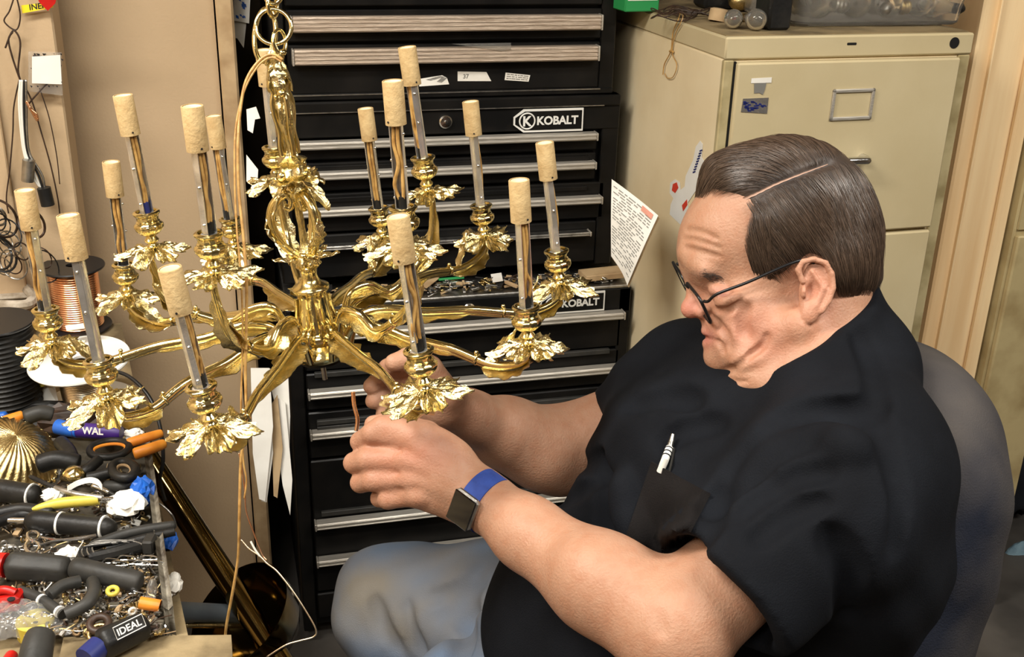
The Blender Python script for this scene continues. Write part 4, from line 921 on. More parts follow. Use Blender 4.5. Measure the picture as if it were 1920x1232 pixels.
def nets(G, lo, h):
    ins = G < 0; nx, ny, nz = G.shape
    c = np.zeros((nx-1, ny-1, nz-1), np.int8)
    for i in (0, 1):
        for j in (0, 1):
            for k in (0, 1): c += ins[i:nx-1+i, j:ny-1+j, k:nz-1+k]
    act = (c > 0) & (c < 8); A = np.argwhere(act); ids = np.full(act.shape, -1, np.int32); ids[act] = np.arange(len(A))
    acc = np.zeros((len(A), 3)); cnt = np.zeros(len(A))
    co = [(i, j, k) for i in (0, 1) for j in (0, 1) for k in (0, 1)]
    for a in co:
        for ax in range(3):
            if a[ax]: continue
            b = list(a); b[ax] = 1
            ga = G[A[:, 0]+a[0], A[:, 1]+a[1], A[:, 2]+a[2]]; gb = G[A[:, 0]+b[0], A[:, 1]+b[1], A[:, 2]+b[2]]
            m = (ga < 0) != (gb < 0); t = np.clip(ga[m]/(ga[m]-gb[m]), .02, .98); q = np.tile(np.array(a, float), (m.sum(), 1)); q[:, ax] += t
            acc[m] += q; cnt[m] += 1
    V = lo+(A+acc/np.maximum(cnt, 1)[:, None])*h
    Q = []
    for ax in range(3):
        u, v = [(1, 2), (2, 0), (0, 1)][ax]
        sl = [slice(1, -1)]*3; s1 = [slice(0, -1) if i == ax else slice(1, -1) for i in range(3)]; s2 = [slice(1, None) if i == ax else slice(1, -1) for i in range(3)]
        a, b = ins[tuple(s1)], ins[tuple(s2)]; E = np.argwhere(a != b)
        base = E.copy(); 
        for i in range(3):
            if i != ax: base[:, i] += 1
        def cell(du, dv): q = base.copy(); q[:, u] -= du; q[:, v] -= dv; return ids[q[:, 0], q[:, 1], q[:, 2]]
        q = np.stack([cell(1, 1), cell(0, 1), cell(0, 0), cell(1, 0)], 1); fl = ~a[E[:, 0], E[:, 1], E[:, 2]]
        q[fl] = q[fl][:, ::-1]; Q.append(q)
    Q = np.concatenate(Q); return V, Q[(Q >= 0).all(1)]
def smooth_mesh(V, Q, it=2, lam=.5):
    for _ in range(it):
        acc = np.zeros_like(V); cnt = np.zeros(len(V))
        for i in range(4):
            a, b = Q[:, i], Q[:, (i+1) % 4]
            np.add.at(acc, a, V[b]); np.add.at(acc, b, V[a]); np.add.at(cnt, a, 1); np.add.at(cnt, b, 1)
        V = V+(acc/np.maximum(cnt, 1)[:, None]-V)*lam
    return V
def setcol(o, colf):
    me = o.data; at = me.color_attributes.new('tone', 'FLOAT_COLOR', 'POINT'); at.data.foreach_set('color', np.concatenate([colf, np.ones((len(colf), 1))], 1).astype(np.float32).ravel())
def rot2(a): # rotation in the picture plane; rows: local axes
    c, s = math.cos(math.radians(a)), math.sin(math.radians(a)); return np.array([[c, s, 0], [-s, c, 0], [0, 0, 1.]])
HD = 1.25; PX = HD/FPX  # metres per pixel at the head
def H3(px, py, z=0.): # head point; z in pixels towards the camera; the far half follows the tilt of the head
    if z < 0: px += z*.06; py += z*.34
    d = HD-z*PX; return C3(px, py, d)
def rh(a): # head-aligned axes: third row is the ear-to-ear axis
    l = nrm([.06, -.17, .95]); R = rot2(a); x = nrm(R[0]-l*np.dot(R[0], l)); return np.array([x, np.cross(l, x), l])
def chain_px(S_, pts, r, k, op='s', bury=.45, n=14):
    q = spline(np.array(pts, float), n); d = surf_near(q[:, 0], q[:, 1], S_); r_ = np.interp(np.linspace(0, 1, len(q)), [0, .25, .75, 1], [r*.35, r, r, r*.35])
    off = (1-2*bury)
    P = [C3(x, y, dd-(r_[i]*off if op == 's' else -r_[i]*off)) for i, ((x, y), dd) in enumerate(zip(q, d))]
    for i in range(len(P)-1): S_.cone(P[i], P[i+1], r_[i], r_[i+1], k=k, op=op)
def surf_near(x, y, S_, off=0.): # depth of the near side of an implicit surface along the picture ray
    x = np.asarray(x, float); y = np.asarray(y, float); d = np.full(x.shape, .93)
    for _ in range(70):
        P = np.stack([(x-960)/FPX*d, -(y-616)/FPX*d, -d], -1).astype(np.float32); q = S_.ev(P)-off; d = d+np.clip(q, -.01, .03)*.9
    return d
# ---------------------------------------------------------------- skin
man = thing('person', cam2w(C3(1330, 1400, 1.45))*np.array([1, 1, 0]), 'seated man in a black T-shirt, jeans and glasses looking down at the chandelier he holds', 'person')
B = Sdf(); p = PX
# cranium and face
B.ell(H3(1470, 430), (170*p, 158*p, 127*p), rh(-20))
B.ell(H3(1352, 452), (80*p, 92*p, 96*p), rh(-15), k=.02)
B.ell(H3(1406, 560), (88*p, 112*p, 90*p), rh(-15), k=.02)
B.ell(H3(1318, 505), (38*p, 34*p, 66*p), rh(-20), k=.012)
B.cone(H3(1286, 474, 18), H3(1322, 508, 64), 14*p, 14*p, k=.010)      # brow
B.cone(H3(1290, 480, -18), H3(1322, 505, -66), 14*p, 14*p, k=.010)
B.cone(H3(1302, 505), H3(1300, 566), 12*p, 15*p, k=.010)       # nose
B.cone(H3(1318, 530, 0), H3(1330, 580, 0), 16*p, 24*p, k=.010)
B.ell(H3(1296, 578, 2), (20*p, 20*p, 18*p), rh(-10), k=.005)
B.ell(H3(1317, 586, 20), (15*p, 12*p, 11*p), rh(-20), k=.004); B.ell(H3(1317, 586, -16), (15*p, 12*p, 11*p), rh(-20), k=.004)
B.cone(H3(1346, 612, 0), H3(1360, 622, 40), 24*p, 26*p, k=.010)    # muzzle
B.cone(H3(1348, 645, 0), H3(1368, 648, 42), 25*p, 27*p, k=.010)
B.ell(H3(1352, 674, 4), (34*p, 27*p, 34*p), rh(-25), k=.010)     # chin
B.cone(H3(1378, 668, 30), H3(1490, 612, 96), 32*p, 34*p, k=.018)   # jaw
B.cone(H3(1378, 668, -30), H3(1490, 612, -96), 32*p, 34*p, k=.018)
B.ell(H3(1402, 588, 62), (50*p, 40*p, 36*p), rh(-30), k=.020)    # cheeks
B.ell(H3(1398, 586, -66), (46*p, 44*p, 34*p), rh(-30), k=.020)
B.ell(H3(1378, 634, 62), (22*p, 34*p, 24*p), rh(20), k=.010)       # fold of cheek beside the mouth
B.ell(H3(1412, 668, 72), (44*p, 26*p, 30*p), rh(20), k=.010)       # jowl
B.ell(H3(1416, 694, 24), (70*p, 36*p, 76*p), rh(14), k=.006)      # double chin
B.cone(H3(1410, 702, 10), H3(1500, 690, 50), 28*p, 64*p, k=.015)
B.cone(H3(1535, 560, 0), H3(1545, 730, 10), 96*p, 104*p, k=.02)     # neck
B.cone(H3(1470, 640, 30), H3(1520, 740, 40), 60*p, 80*p, k=.03)
# lips
B.cone(H3(1323, 621, 6), H3(1344, 634, 42), 8.5*p, 5*p, k=.003); B.cone(H3(1323, 621, -4), H3(1342, 636, -38), 8.5*p, 5*p, k=.003)
B.cone(H3(1326, 645, 6), H3(1345, 645, 40), 9.5*p, 6*p, k=.003); B.cone(H3(1326, 645, -4), H3(1344, 645, -36), 9.5*p, 6*p, k=.003)
def crease(pts, r, k=.003, bury=.5): chain_px(B, pts, r*p, k, 's', bury)
for zz in (-30, 0, 30): B.cone(H3(1300, 611, zz-8), H3(1300, 611, zz+8), 9*p, 9*p, k=.006, op='s')
# eye socket, eye, lids
B.ell(H3(1338, 540, 82), (26*p, 16*p, 15*p), rh(-25), k=.010, op='s')
B.ell(H3(1334, 538, -78), (26*p, 17*p, 14*p), rh(-25), k=.010, op='s')
B.ell(H3(1350, 546, 57), (22*p, 17*p, 20*p), rh(-20), k=.003)
B.ell(H3(1349, 545, -58), (22*p, 18*p, 19*p), rh(-20), k=.004)
crease([(1331, 552), (1345, 559), (1362, 557), (1376, 548)], 1.9, .0022)
chain_px(B, [(1345, 567), (1364, 566), (1384, 555)], 4*p, .007, 'u', .8)
crease([(1344, 582), (1366, 581), (1392, 566)], 2.2, .006)
crease([(1311, 628), (1326, 634), (1346, 640)], 2.6, .0025, .6)
crease([(1346, 640), (1353, 650), (1356, 662)], 2.8, .004)
crease([(1326, 592), (1344, 606), (1360, 628), (1366, 652)], 3.4, .007)
crease([(1345, 702), (1366, 695), (1390, 682), (1410, 666), (1430, 652)], 3.4, .006, .6)
crease([(1438, 628), (1430, 648), (1404, 668)], 2.4, .006)
crease([(1400, 575), (1392, 600), (1396, 628)], 2.2, .010)
crease([(1326, 600), (1332, 590), (1330, 580)], 2.0, .003)
crease([(1496, 572), (1503, 596), (1520, 609), (1538, 600)], 2.6, .003)
crease([(1362, 712), (1395, 716), (1440, 706)], 1.8, .006)
for q in (((1285, 432), (1310, 434), (1345, 448)), ((1282, 447), (1310, 452), (1350, 466)), ((1284, 464), (1315, 472), (1350, 482))): crease(q, 1.6, .005, .35)
# ear
ez = 122
B.ell(H3(1530, 540, ez-6), (30*p, 54*p, 12*p), rot2(-12), k=.008)
B.ell(H3(1530, 532, ez+13), (19*p, 36*p, 13*p), rot2(-12), k=.004, op='s')
hel = [(1505, 528), (1496, 506), (1504, 491), (1526, 486), (1548, 493), (1560, 514), (1562, 540), (1554, 564), (1541, 584)]
for i in range(len(hel)-1): B.cone(H3(*hel[i], ez+9-1.2*abs(i-4)), H3(*hel[i+1], ez+9-1.2*abs(i-3)), 5.6*p, 5.6*p, k=.0015)
B.cone(H3(1522, 508, ez+5), H3(1544, 542, ez+5), 3.6*p, 4.2*p, k=.003); B.cone(H3(1544, 542, ez+5), H3(1530, 572, ez+5), 4.2*p, 5*p, k=.003)
B.ell(H3(1507, 548, ez+6), (6*p, 12*p, 8*p), rot2(0), k=.002)
B.ell(H3(1520, 586, ez+2), (15*p, 20*p, 8*p), rot2(-15), k=.004)
B.ell(H3(1522, 545, ez+6), (9*p, 15*p, 16*p), rot2(-10), k=.003, op='s')
B.ell(H3(1530, 540, -ez+6), (30*p, 54*p, 12*p), rot2(-12), k=.008)
# torso core under the shirt
B.cone(C3(1560, 720, 1.29), C3(1400, 1000, 1.34), .085, .11, k=.05)
B.cone(C3(1400, 1000, 1.34), C3(1200, 1180, 1.42), .11, .12, k=.05)
B.cone(C3(1560, 800, 1.18), C3(1300, 760, 1.46), .06, .055, k=.05)
# near arm (his left)
Lsh, Lel, Lwr = C3(1590, 900, 1.15), C3(1262, 1176, 1.075), C3(905, 935, 1.215)
B.cone(Lsh, Lel, .044, .056, k=.02)
B.chain([Lel, C3(1120, 1090, 1.12), C3(990, 1000, 1.175), Lwr], [.050, .0475, .036, .0295], k=.02, kk=.02)
B.ell(C3(1170, 1115, 1.10), (.075, .046, .046), rot2(-33), k=.02)
B.ell(C3(1275, 1215, 1.065), (.04, .035, .035), k=.02)
B.cone(C3(1228, 1083, 1.03), C3(1238, 1180, 1.018), .003, .003, k=.012, op='s')
# far arm (his right)
Rsh, Rel, Rwr = C3(1250, 770, 1.50), C3(1050, 845, 1.47), C3(858, 775, 1.36)
B.cone(Rsh, Rel, .058, .056, k=.03)
B.chain([Rel, C3(950, 812, 1.42), C3(878, 782, 1.37), C3(840, 762, 1.34)], [.056, .044, .031, .027], k=.02, kk=.02)
B.ell(C3(1010, 850, 1.44), (.05, .045, .045), rot2(-30), k=.02)
# ---- hands
def hand_pt(px, py, d): return C3(px, py, d)
# near hand: back of the hand faces the camera, fingers reach left and curl away
nd = 1.225
B.ell(C3(812, 880, nd+.004), (.050, .042, .021), rot2(-32), k=.012)
B.cone(C3(880, 925, nd), C3(800, 862, nd), .027, .030, k=.015, sq=(np.array([0, 0, 1.], np.float32), 1.35))
B.cone(C3(850, 860, nd+.002), C3(790, 822, nd+.002), .020, .019, k=.012)
B.cone(C3(862, 950, nd+.004), C3(800, 925, nd+.004), .018, .018, k=.012)
kn = [((775, 822), (700, 812), (676, 828), .0125), ((766, 862), (690, 862), (664, 868), .0130), ((766, 898), (700, 900), (676, 905), .0125), ((782, 928), (728, 936), (712, 934), .0112)]
for i, (a, b, c, r) in enumerate(kn):
    A_ = C3(*a, nd-.004); B_ = C3(*b, nd+.004); c_ = C3(*c, nd+.024); e_ = C3(c[0]+22, c[1]-4, nd+.046)
    B.cone(A_, B_, r*1.08, r, k=.007); B.cone(B_, c_, r, r*.92, k=.003); B.cone(c_, e_, r*.9, r*.78, k=.003)
    B.ell(A_+np.array([0, 0, .004]), (.013, .0105, .011), k=.008)
# creases between the fingers
for (x0, y0, x1, y1) in ((664, 845, 752, 845), (662, 884, 748, 887), (690, 921, 752, 918)):
    B.cone(C3(x0, y0, nd-.014), C3(x1, y1, nd-.014), .0022, .0012, k=.005, op='s')
# thumb of the near hand: leaves the side of the palm, up behind the index finger
B.chain([C3(855, 862, nd+.028), C3(800, 815, nd+.036), C3(742, 792, nd+.030), C3(700, 796, nd+.026)], [.020, .0155, .0125, .0105], k=.012, kk=.004)
B.cone(C3(792, 812, nd-.004), C3(715, 798, nd+.002), .0125, .0115, k=.006)
# knuckle wrinkles and tendons
for (x0, y0, x1, y1) in ((845, 880, 782, 838), (850, 900, 775, 868), (850, 920, 778, 900)):
    B.cone(C3(x0, y0, nd-.0175), C3(x1, y1, nd-.0150), .0035, .004, k=.010)
# wrist
B.cone(C3(915, 945, nd-.005), C3(860, 905, nd-.001), .0285, .0275, k=.018)
# far hand: palm towards the camera, fingers reach up and left behind the brass arm
fd = 1.34
B.ell(C3(805, 752, fd-.005), (.042, .033, .020), rot2(-25), k=.014)
fr = [[(800, 722), (762, 690), (728, 690), (712, 704)], [(790, 738), (744, 712), (712, 712), (696, 724)], [(785, 756), (742, 740), (712, 742), (700, 752)], [(790, 772), (752, 764), (728, 768), (718, 776)]]
for i, f in enumerate(fr):
    z = [0, -.012, -.030, -.040]; r = [.0125, .0122, .0112, .0098] if i < 3 else [.011, .0105, .0096, .0088]
    B.chain([C3(x, y, fd-.002+z[j]+.004*i) for j, (x, y) in enumerate(f)], r, k=.008, kk=.003)
B.chain([C3(838, 740, fd-.02), C3(806, 690, fd-.040), C3(766, 672, fd-.055), C3(738, 680, fd-.062)], [.018, .0145, .0125, .0105], k=.012, kk=.004)
V, Q = B.mesh([-.215, -.46, -1.62], [.46, .27, -.94], .0021)
V = smooth_mesh(V, Q, 2, .45)
Vw = cam2w(V)
M['skin'] = mat('skin', (1, 1, 1), .46, vcol='tone', col2=s2l(246, 232, 224), nscale=75, c2lo=.4, c2hi=.8, bump=.4, bscale=380, sss=.10, spec=.35, detail=6)
body = obj('body', (Vw, Q[:, ::-1] if False else Q), M['skin'], man, smooth=180)
# skin tones that belong to the skin itself
px_ = 960+FPX*V[:, 0]/-V[:, 2]; py_ = 616-FPX*V[:, 1]/-V[:, 2]; dz_ = -V[:, 2]
base = np.tile(np.array(s2l(175, 134, 109)), (len(V), 1))
def zone(cx, cy, rx, ry, col, amt, dlo=0, dhi=9, pw=1.):
    global base
    m = np.exp(-(((px_-cx)/rx)**2+((py_-cy)/ry)**2)**pw)*amt*((dz_ > dlo) & (dz_ < dhi)); base = base*(1-m[:, None])+np.array(s2l(*col))*m[:, None]
zone(1290, 580, 34, 26, (206, 130, 114), .6, 1.0, 1.4); zone(1325, 632, 18, 20, (176, 104, 98), .7, 1.0, 1.4)
zone(1400, 610, 60, 46, (198, 138, 118), .5, 1.0, 1.4); zone(1440, 650, 50, 40, (188, 132, 112), .4, 1.0, 1.4)
zone(1530, 545, 40, 66, (204, 142, 120), .5, 1.0, 1.4); zone(1318, 515, 34, 9, (150, 116, 100), .75, 1.0, 1.26)
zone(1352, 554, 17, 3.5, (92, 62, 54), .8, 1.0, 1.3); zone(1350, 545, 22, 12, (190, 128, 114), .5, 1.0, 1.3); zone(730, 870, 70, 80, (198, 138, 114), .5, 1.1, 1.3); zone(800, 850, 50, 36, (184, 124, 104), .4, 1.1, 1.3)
zone(1560, 640, 60, 60, (198, 138, 108), .4, 1.0, 1.5)
setcol(body, base)
# ---------------------------------------------------------------- T-shirt
T = Sdf()
T.ell(C3(1180, 1170, 1.36), (.180, .165, .170), k=.03)                  # belly
T.ell(C3(1330, 905, 1.33), (.150, .150, .175), rot2(38), k=.07)
T.cone(C3(1500, 760, 1.29), C3(1560, 900, 1.33), .115, .15, k=.06)
T.cone(C3(1610, 880, 1.20), C3(1610, 1010, 1.25), .085, .105, k=.05)
T.cone(C3(1530, 1100, 1.32), C3(1450, 1300, 1.38), .145, .16, k=.06)
T.cone(C3(1250, 1250, 1.36), C3(1400, 1330, 1.40), .17, .165, k=.06)
cn = nrm(np.cross([.837, .547, 0], [.06, -.17, .95])); cn = cn if cn[1] > 0 else -cn; cpp = H3(1500, 672, 110)
def collar(P, inf=.009, top=0.):
    a, b = H3(1535, 560, 0).astype(np.float32), H3(1548, 760, 10).astype(np.float32); ba = b-a; q = P-a; h = np.clip((q@ba)/float(ba@ba), 0, 1); d = np.sqrt(((q-h[..., None]*ba)**2).sum(-1))-(96+34*h)*p-inf
    a2, b2 = H3(1470, 640, 30).astype(np.float32), H3(1520, 740, 40).astype(np.float32); ba = b2-a2; q = P-a2; h = np.clip((q@ba)/float(ba@ba), 0, 1); d2 = np.sqrt(((q-h[..., None]*ba)**2).sum(-1))-(60+22*h)*p-inf
    d = smin(d, d2, .03); return np.maximum(d, (P-cpp.astype(np.float32))@cn.astype(np.float32)-top)
T.add(collar, .012)
T.cone(C3(1590, 740, 1.22), C3(1620, 700, 1.25), .062, .060, k=.02)
T.cone(C3(1345, 965, 1.17), C3(1480, 880, 1.13), .050, .055, k=.03)
T.cone(C3(1440, 745, 1.27), C3(1560, 700, 1.27), .052, .085, k=.03)
T.ell(C3(1302, 745, 1.42), (.105, .100, .09), rot2(40), k=.05)           # far shoulder
T.cone(C3(1250, 760, 1.47), C3(1165, 822, 1.475), .078, .070, k=.04)      # far sleeve
# near sleeve
T.cone(C3(1600, 850, 1.16), C3(1560, 960, 1.12), .090, .088, k=.05)
T.cone(C3(1580, 915, 1.13), C3(1372, 1092, 1.085), .084, .085, k=.03)
T.ell(C3(1625, 990, 1.17), (.075, .12, .07), rot2(0), k=.05)
# cut: sleeve hem plane, collar opening, far hem
def plane(pt, n):
    pt = np.asarray(pt, np.float32); n = nrm(n).astype(np.float32); return lambda P: (P-pt)@n
hemc = C3(1347, 1128, 1.09); hn = nrm(C3(1402, 1100, 1.085)-C3(1580, 920, 1.13))
hn = nrm(hn+np.array([0.03, .0, 0]))
slv = lambda P: np.maximum(np.maximum(-((P-hemc.astype(np.float32))@hn.astype(np.float32)), np.sqrt(((P-hemc.astype(np.float32))**2).sum(-1))-.10), (P[..., 2]+1.16)*-1)
T.add(slv, .004, 's')
rc_ = C3(1142, 800, 1.475); rn = nrm(C3(1165, 822, 1.475)-C3(1250, 760, 1.47)+np.array([-.03, .0, 0]))
T.add(lambda P: np.maximum(-((P-rc_.astype(np.float32))@rn.astype(np.float32)), np.sqrt(((P-rc_.astype(np.float32))**2).sum(-1))-.12), .004, 's')
# hollow sleeve openings
T.cone(C3(1335, 1130, 1.08), C3(1405, 1080, 1.09), .072, .052, k=.005, op='s')
T.cone(C3(1100, 840, 1.475), C3(1175, 800, 1.475), .060, .056, k=.006, op='s')
# folds
def fold(pts, r, k=.014, bury=.4): chain_px(T, pts, r, k, 's', bury, 18)
def ridge(pts, r, k=.02, bury=.5): chain_px(T, pts, r, k, 'u', bury, 18)
fold([(1330, 935), (1380, 880), (1450, 825), (1540, 790), (1612, 778)], .014, .024, .5)
ridge([(1400, 915), (1460, 865), (1540, 835), (1610, 840)], .012, .02, .4)
fold([(1380, 968), (1430, 925), (1500, 892), (1560, 885)], .006, .014, .4)
fold([(1420, 1010), (1480, 960), (1550, 940)], .005, .014, .35)
fold([(1118, 880), (1140, 940), (1150, 1010), (1190, 1055), (1225, 1072)], .012, .02, .45)
fold([(1088, 868), (1118, 868), (1136, 890)], .008, .016, .45)
ridge([(1170, 900), (1178, 960), (1200, 1010)], .008, .02, .4)
fold([(1268, 1040), (1320, 985), (1345, 925)], .008, .016, .45)
fold([(1640, 760), (1668, 850), (1690, 950), (1680, 1040)], .006, .014, .4)
fold([(1445, 780), (1510, 768), (1590, 772), (1640, 760)], .005, .018, .35)
fold([(1612, 620), (1640, 690), (1648, 760)], .005, .014, .4)
fold([(1180, 760), (1240, 740), (1300, 745)], .006, .02, .35)
fold([(1000, 960), (1060, 930), (1110, 905)], .005, .016, .35)
fold([(1560, 1000), (1600, 1080), (1580, 1160)], .006, .02, .35)
fold([(1240, 830), (1290, 800), (1350, 790)], .004, .016, .35)
def wrk(P):
    x = P[..., 0]; y = P[..., 1]; z = P[..., 2]
    a = np.sin(38*x+22*y+3*np.sin(14*y+8*z))+np.sin(-21*x+47*y+2.4*np.sin(17*x)+11*z)*.7+.5*np.sin(75*x+40*y+4*np.sin(9*x+12*y))
    return (a*.0013).astype(np.float32)
T.add(wrk, 0, 'a')
Vt, Qt = T.mesh([-.07, -.68, -1.66], [.56, .13, -.92], .0042)
Vt = smooth_mesh(Vt, Qt, 3, .5)
M['shirt'] = mat('black_cotton', (.005, .0058, .008), .85, col2=(.008, .0094, .0128), nscale=10, bump=.35, bscale=600, sheen=.0, spec=.14)
shirt = obj('shirt', (cam2w(Vt), Qt), M['shirt'], man, smooth=180)
# ---------------------------------------------------------------- jeans
J = Sdf()
hipL, hipR = C3(1450, 1330, 1.36), C3(1330, 1290, 1.56)
kR = C3(742, 1135, 1.74)
dn = np.array([0, 0, -1.])@BM.T  # world down in camera axes
J.cone(hipR, C3(960, 1160, 1.66), .115, .112, k=.05); J.cone(C3(960, 1160, 1.66), kR, .112, .092, k=.04)
J.cone(kR, kR+dn*.36+np.array([.03, 0, .0]), .090, .062, k=.04)
kL = C3(905, 1330, 1.46)
J.cone(hipL, C3(1010, 1290, 1.44), .12, .112, k=.05); J.cone(C3(1010, 1290, 1.44), kL, .11, .092, k=.04)
J.cone(kL, kL+dn*.34, .090, .062, k=.04)
J.cone(hipL, hipR, .13, .13, k=.05)
def jf(pts, r=.006, k=.014, bury=.4): chain_px(J, pts, r, k, 's', bury, 16)
jf([(880, 1120), (868, 1160), (862, 1200), (850, 1228)], .014, .02); jf([(700, 1120), (716, 1170), (745, 1225)], .007); jf([(900, 1062), (860, 1100), (800, 1120)], .006); jf([(760, 1130), (770, 1180), (790, 1228)], .006); jf([(905, 1090), (880, 1110), (820, 1160)], .006)
J.add(lambda P: (.0022*np.sin(30*P[..., 0]+25*P[..., 1]+3*np.sin(14*P[..., 1]))+.0014*np.sin(60*P[..., 0]-50*P[..., 1]+20*P[..., 2])).astype(np.float32), 0, 'a')
Vj, Qj = J.mesh([-.36, -1.22, -2.05], [.58, -.28, -1.0], .006)
Vj = smooth_mesh(Vj, Qj, 2, .5)
M['jeans'] = mat('worn_denim', s2l(116, 136, 164), .9, col2=s2l(138, 132, 122), nscale=5, c2lo=.38, c2hi=.66, bump=.5, bscale=700, detail=3, spec=.2)
obj('jeans', (cam2w(Vj), Qj), M['jeans'], man, smooth=180)
# ---------------------------------------------------------------- shoes
for c_ in (kR+dn*.40, kL+dn*.40):
    c = cam2w(c_); c[2] = 0.0
    S_ = Sdf(); cc = np.array([c[0], c[1], 0]); f = nrm([-1, .05, 0]); s_ = np.array([-f[1], f[0], 0])
    G = []; mbx = MB()
    for i in range(13):
        t = i/12; x = -.06+.27*t; wd = .034+.016*math.sin(PI*min(1, t*1.1))-.02*max(0, t-.85)*4*.3; hh = .105-.06*min(1, max(0, t-.2)/.5)-.03*max(0, t-.85)*5*.5
        ring = [cc+f*x+s_*wd*math.cos(a)+np.array([0, 0, max(.004, hh*.5+hh*.5*math.sin(a))]) for a in np.arange(16)*2*PI/16]; G.append(ring)
    V = np.array(G).reshape(-1, 3); Fq = [(i*16+k, i*16+(k+1) % 16, (i+1)*16+(k+1) % 16, (i+1)*16+k) for i in range(12) for k in range(16)]+[tuple(range(16))[::-1], tuple(12*16+k for k in range(16))]
    obj('shoe', (V, Fq), M['rubber'], man, smooth=60)
# ---------------------------------------------------------------- hair
Hs = Sdf()
Hs.ell(H3(1472, 426), (176*p, 168*p, 135*p), rh(-20))
Hs.ell(H3(1538, 468), (106*p, 106*p, 118*p), rh(-20), k=.02)
Hs.cone(H3(1560, 500, 60), H3(1590, 530, 0), 62*p, 60*p, k=.02)
Hs.ell(H3(1396, 350, -6), (84*p, 56*p, 92*p), rh(-28), k=.02)
def hair_mask(P):  # signed distance in the head's side plane; negative inside the hair
    x = 960+FPX*P[..., 0]/-P[..., 2]; y = 616-FPX*P[..., 1]/-P[..., 2]
    line = [(1262, 392), (1292, 386), (1330, 362), (1385, 372), (1408, 388), (1400, 430), (1396, 470), (1404, 512), (1424, 532), (1440, 540), (1470, 528), (1488, 505), (1520, 478), (1556, 486), (1568, 520), (1562, 556), (1600, 560), (1640, 552), (1700, 540), (1700, 150), (1262, 150)]
    n = len(line); d = np.full(x.shape, 1e9); ins = np.zeros(x.shape, bool)
    for i in range(n):
        (x0, y0), (x1, y1) = line[i], line[(i+1) % n]; ex, ey = x1-x0, y1-y0; wx, wy = x-x0, y-y0
        t = np.clip((wx*ex+wy*ey)/(ex*ex+ey*ey), 0, 1); d = np.minimum(d, (wx-ex*t)**2+(wy-ey*t)**2)
        c = ((y0 > y) != (y1 > y)) & (x < ex*(y-y0)/(ey if ey else 1e-9)+x0); ins ^= c
    d = np.sqrt(d); return (np.where(ins, -d, d)*p).astype(np.float32)
def taper(P):
    m = hair_mask(P); return np.clip((m+.014)*.42, 0, .012).astype(np.float32)
Hs.add(taper, 0, 'a'); Hs.add(hair_mask, .004, 'i')
PART = [(1392, 374), (1420, 362), (1455, 345), (1500, 327), (1560, 304)]
Hp = Sdf(); Hp.p = Hs.p[:4]
pd_ = surf_near([q[0] for q in PART], [q[1] for q in PART], Hp)
for i in range(len(PART)-1): Hs.cone(C3(*PART[i], pd_[i]-.0015), C3(*PART[i+1], pd_[i+1]-.0015), .0055 if i == 0 else .0046, .0042, k=.004, op='s')
Vh, Qh = Hs.mesh([.12, -.02, -1.42], [.44, .27, -1.08], .003)
Vh = smooth_mesh(Vh, Qh, 1, .5)
M['hair'] = mat('hair_base', s2l(64, 52, 44), .55, col2=s2l(44, 35, 30), nscale=40, bump=.5, bscale=120)
M['hair_strand'] = mat('hair_strands', (1, 1, 1), .33, vcol='tone', spec=.7)
hair = obj('hair', (cam2w(Vh), Qh), M['hair'], man, smooth=180)
# strands combed from the parting
rs = np.random.default_rng(5)
def grad(P, S_=Hp):
    e = 2e-4; g = np.stack([S_.ev(P+np.eye(3, dtype=np.float32)[i]*e)-S_.ev(P-np.eye(3, dtype=np.float32)[i]*e) for i in range(3)], -1); return g/np.maximum(1e-9, np.linalg.norm(g, axis=-1))[:, None]
def partline(x): return np.interp(x, [1200, 1392, 1420, 1455, 1500, 1560, 1640], [440, 374, 362, 345, 327, 304, 284])
N_ = 17000; sx = rs.uniform(1262, 1650, N_); sy = rs.uniform(240, 566, N_); d = surf_near(sx, sy, Hp)
P = np.stack([(sx-960)/FPX*d, -(sy-616)/FPX*d, -d], -1).astype(np.float32)
ok = (np.abs(Hp.ev(P)) < .002) & (hair_mask(P) < .001) & (((np.abs(sy-partline(sx)) > 4.2) | (sx > 1562)))
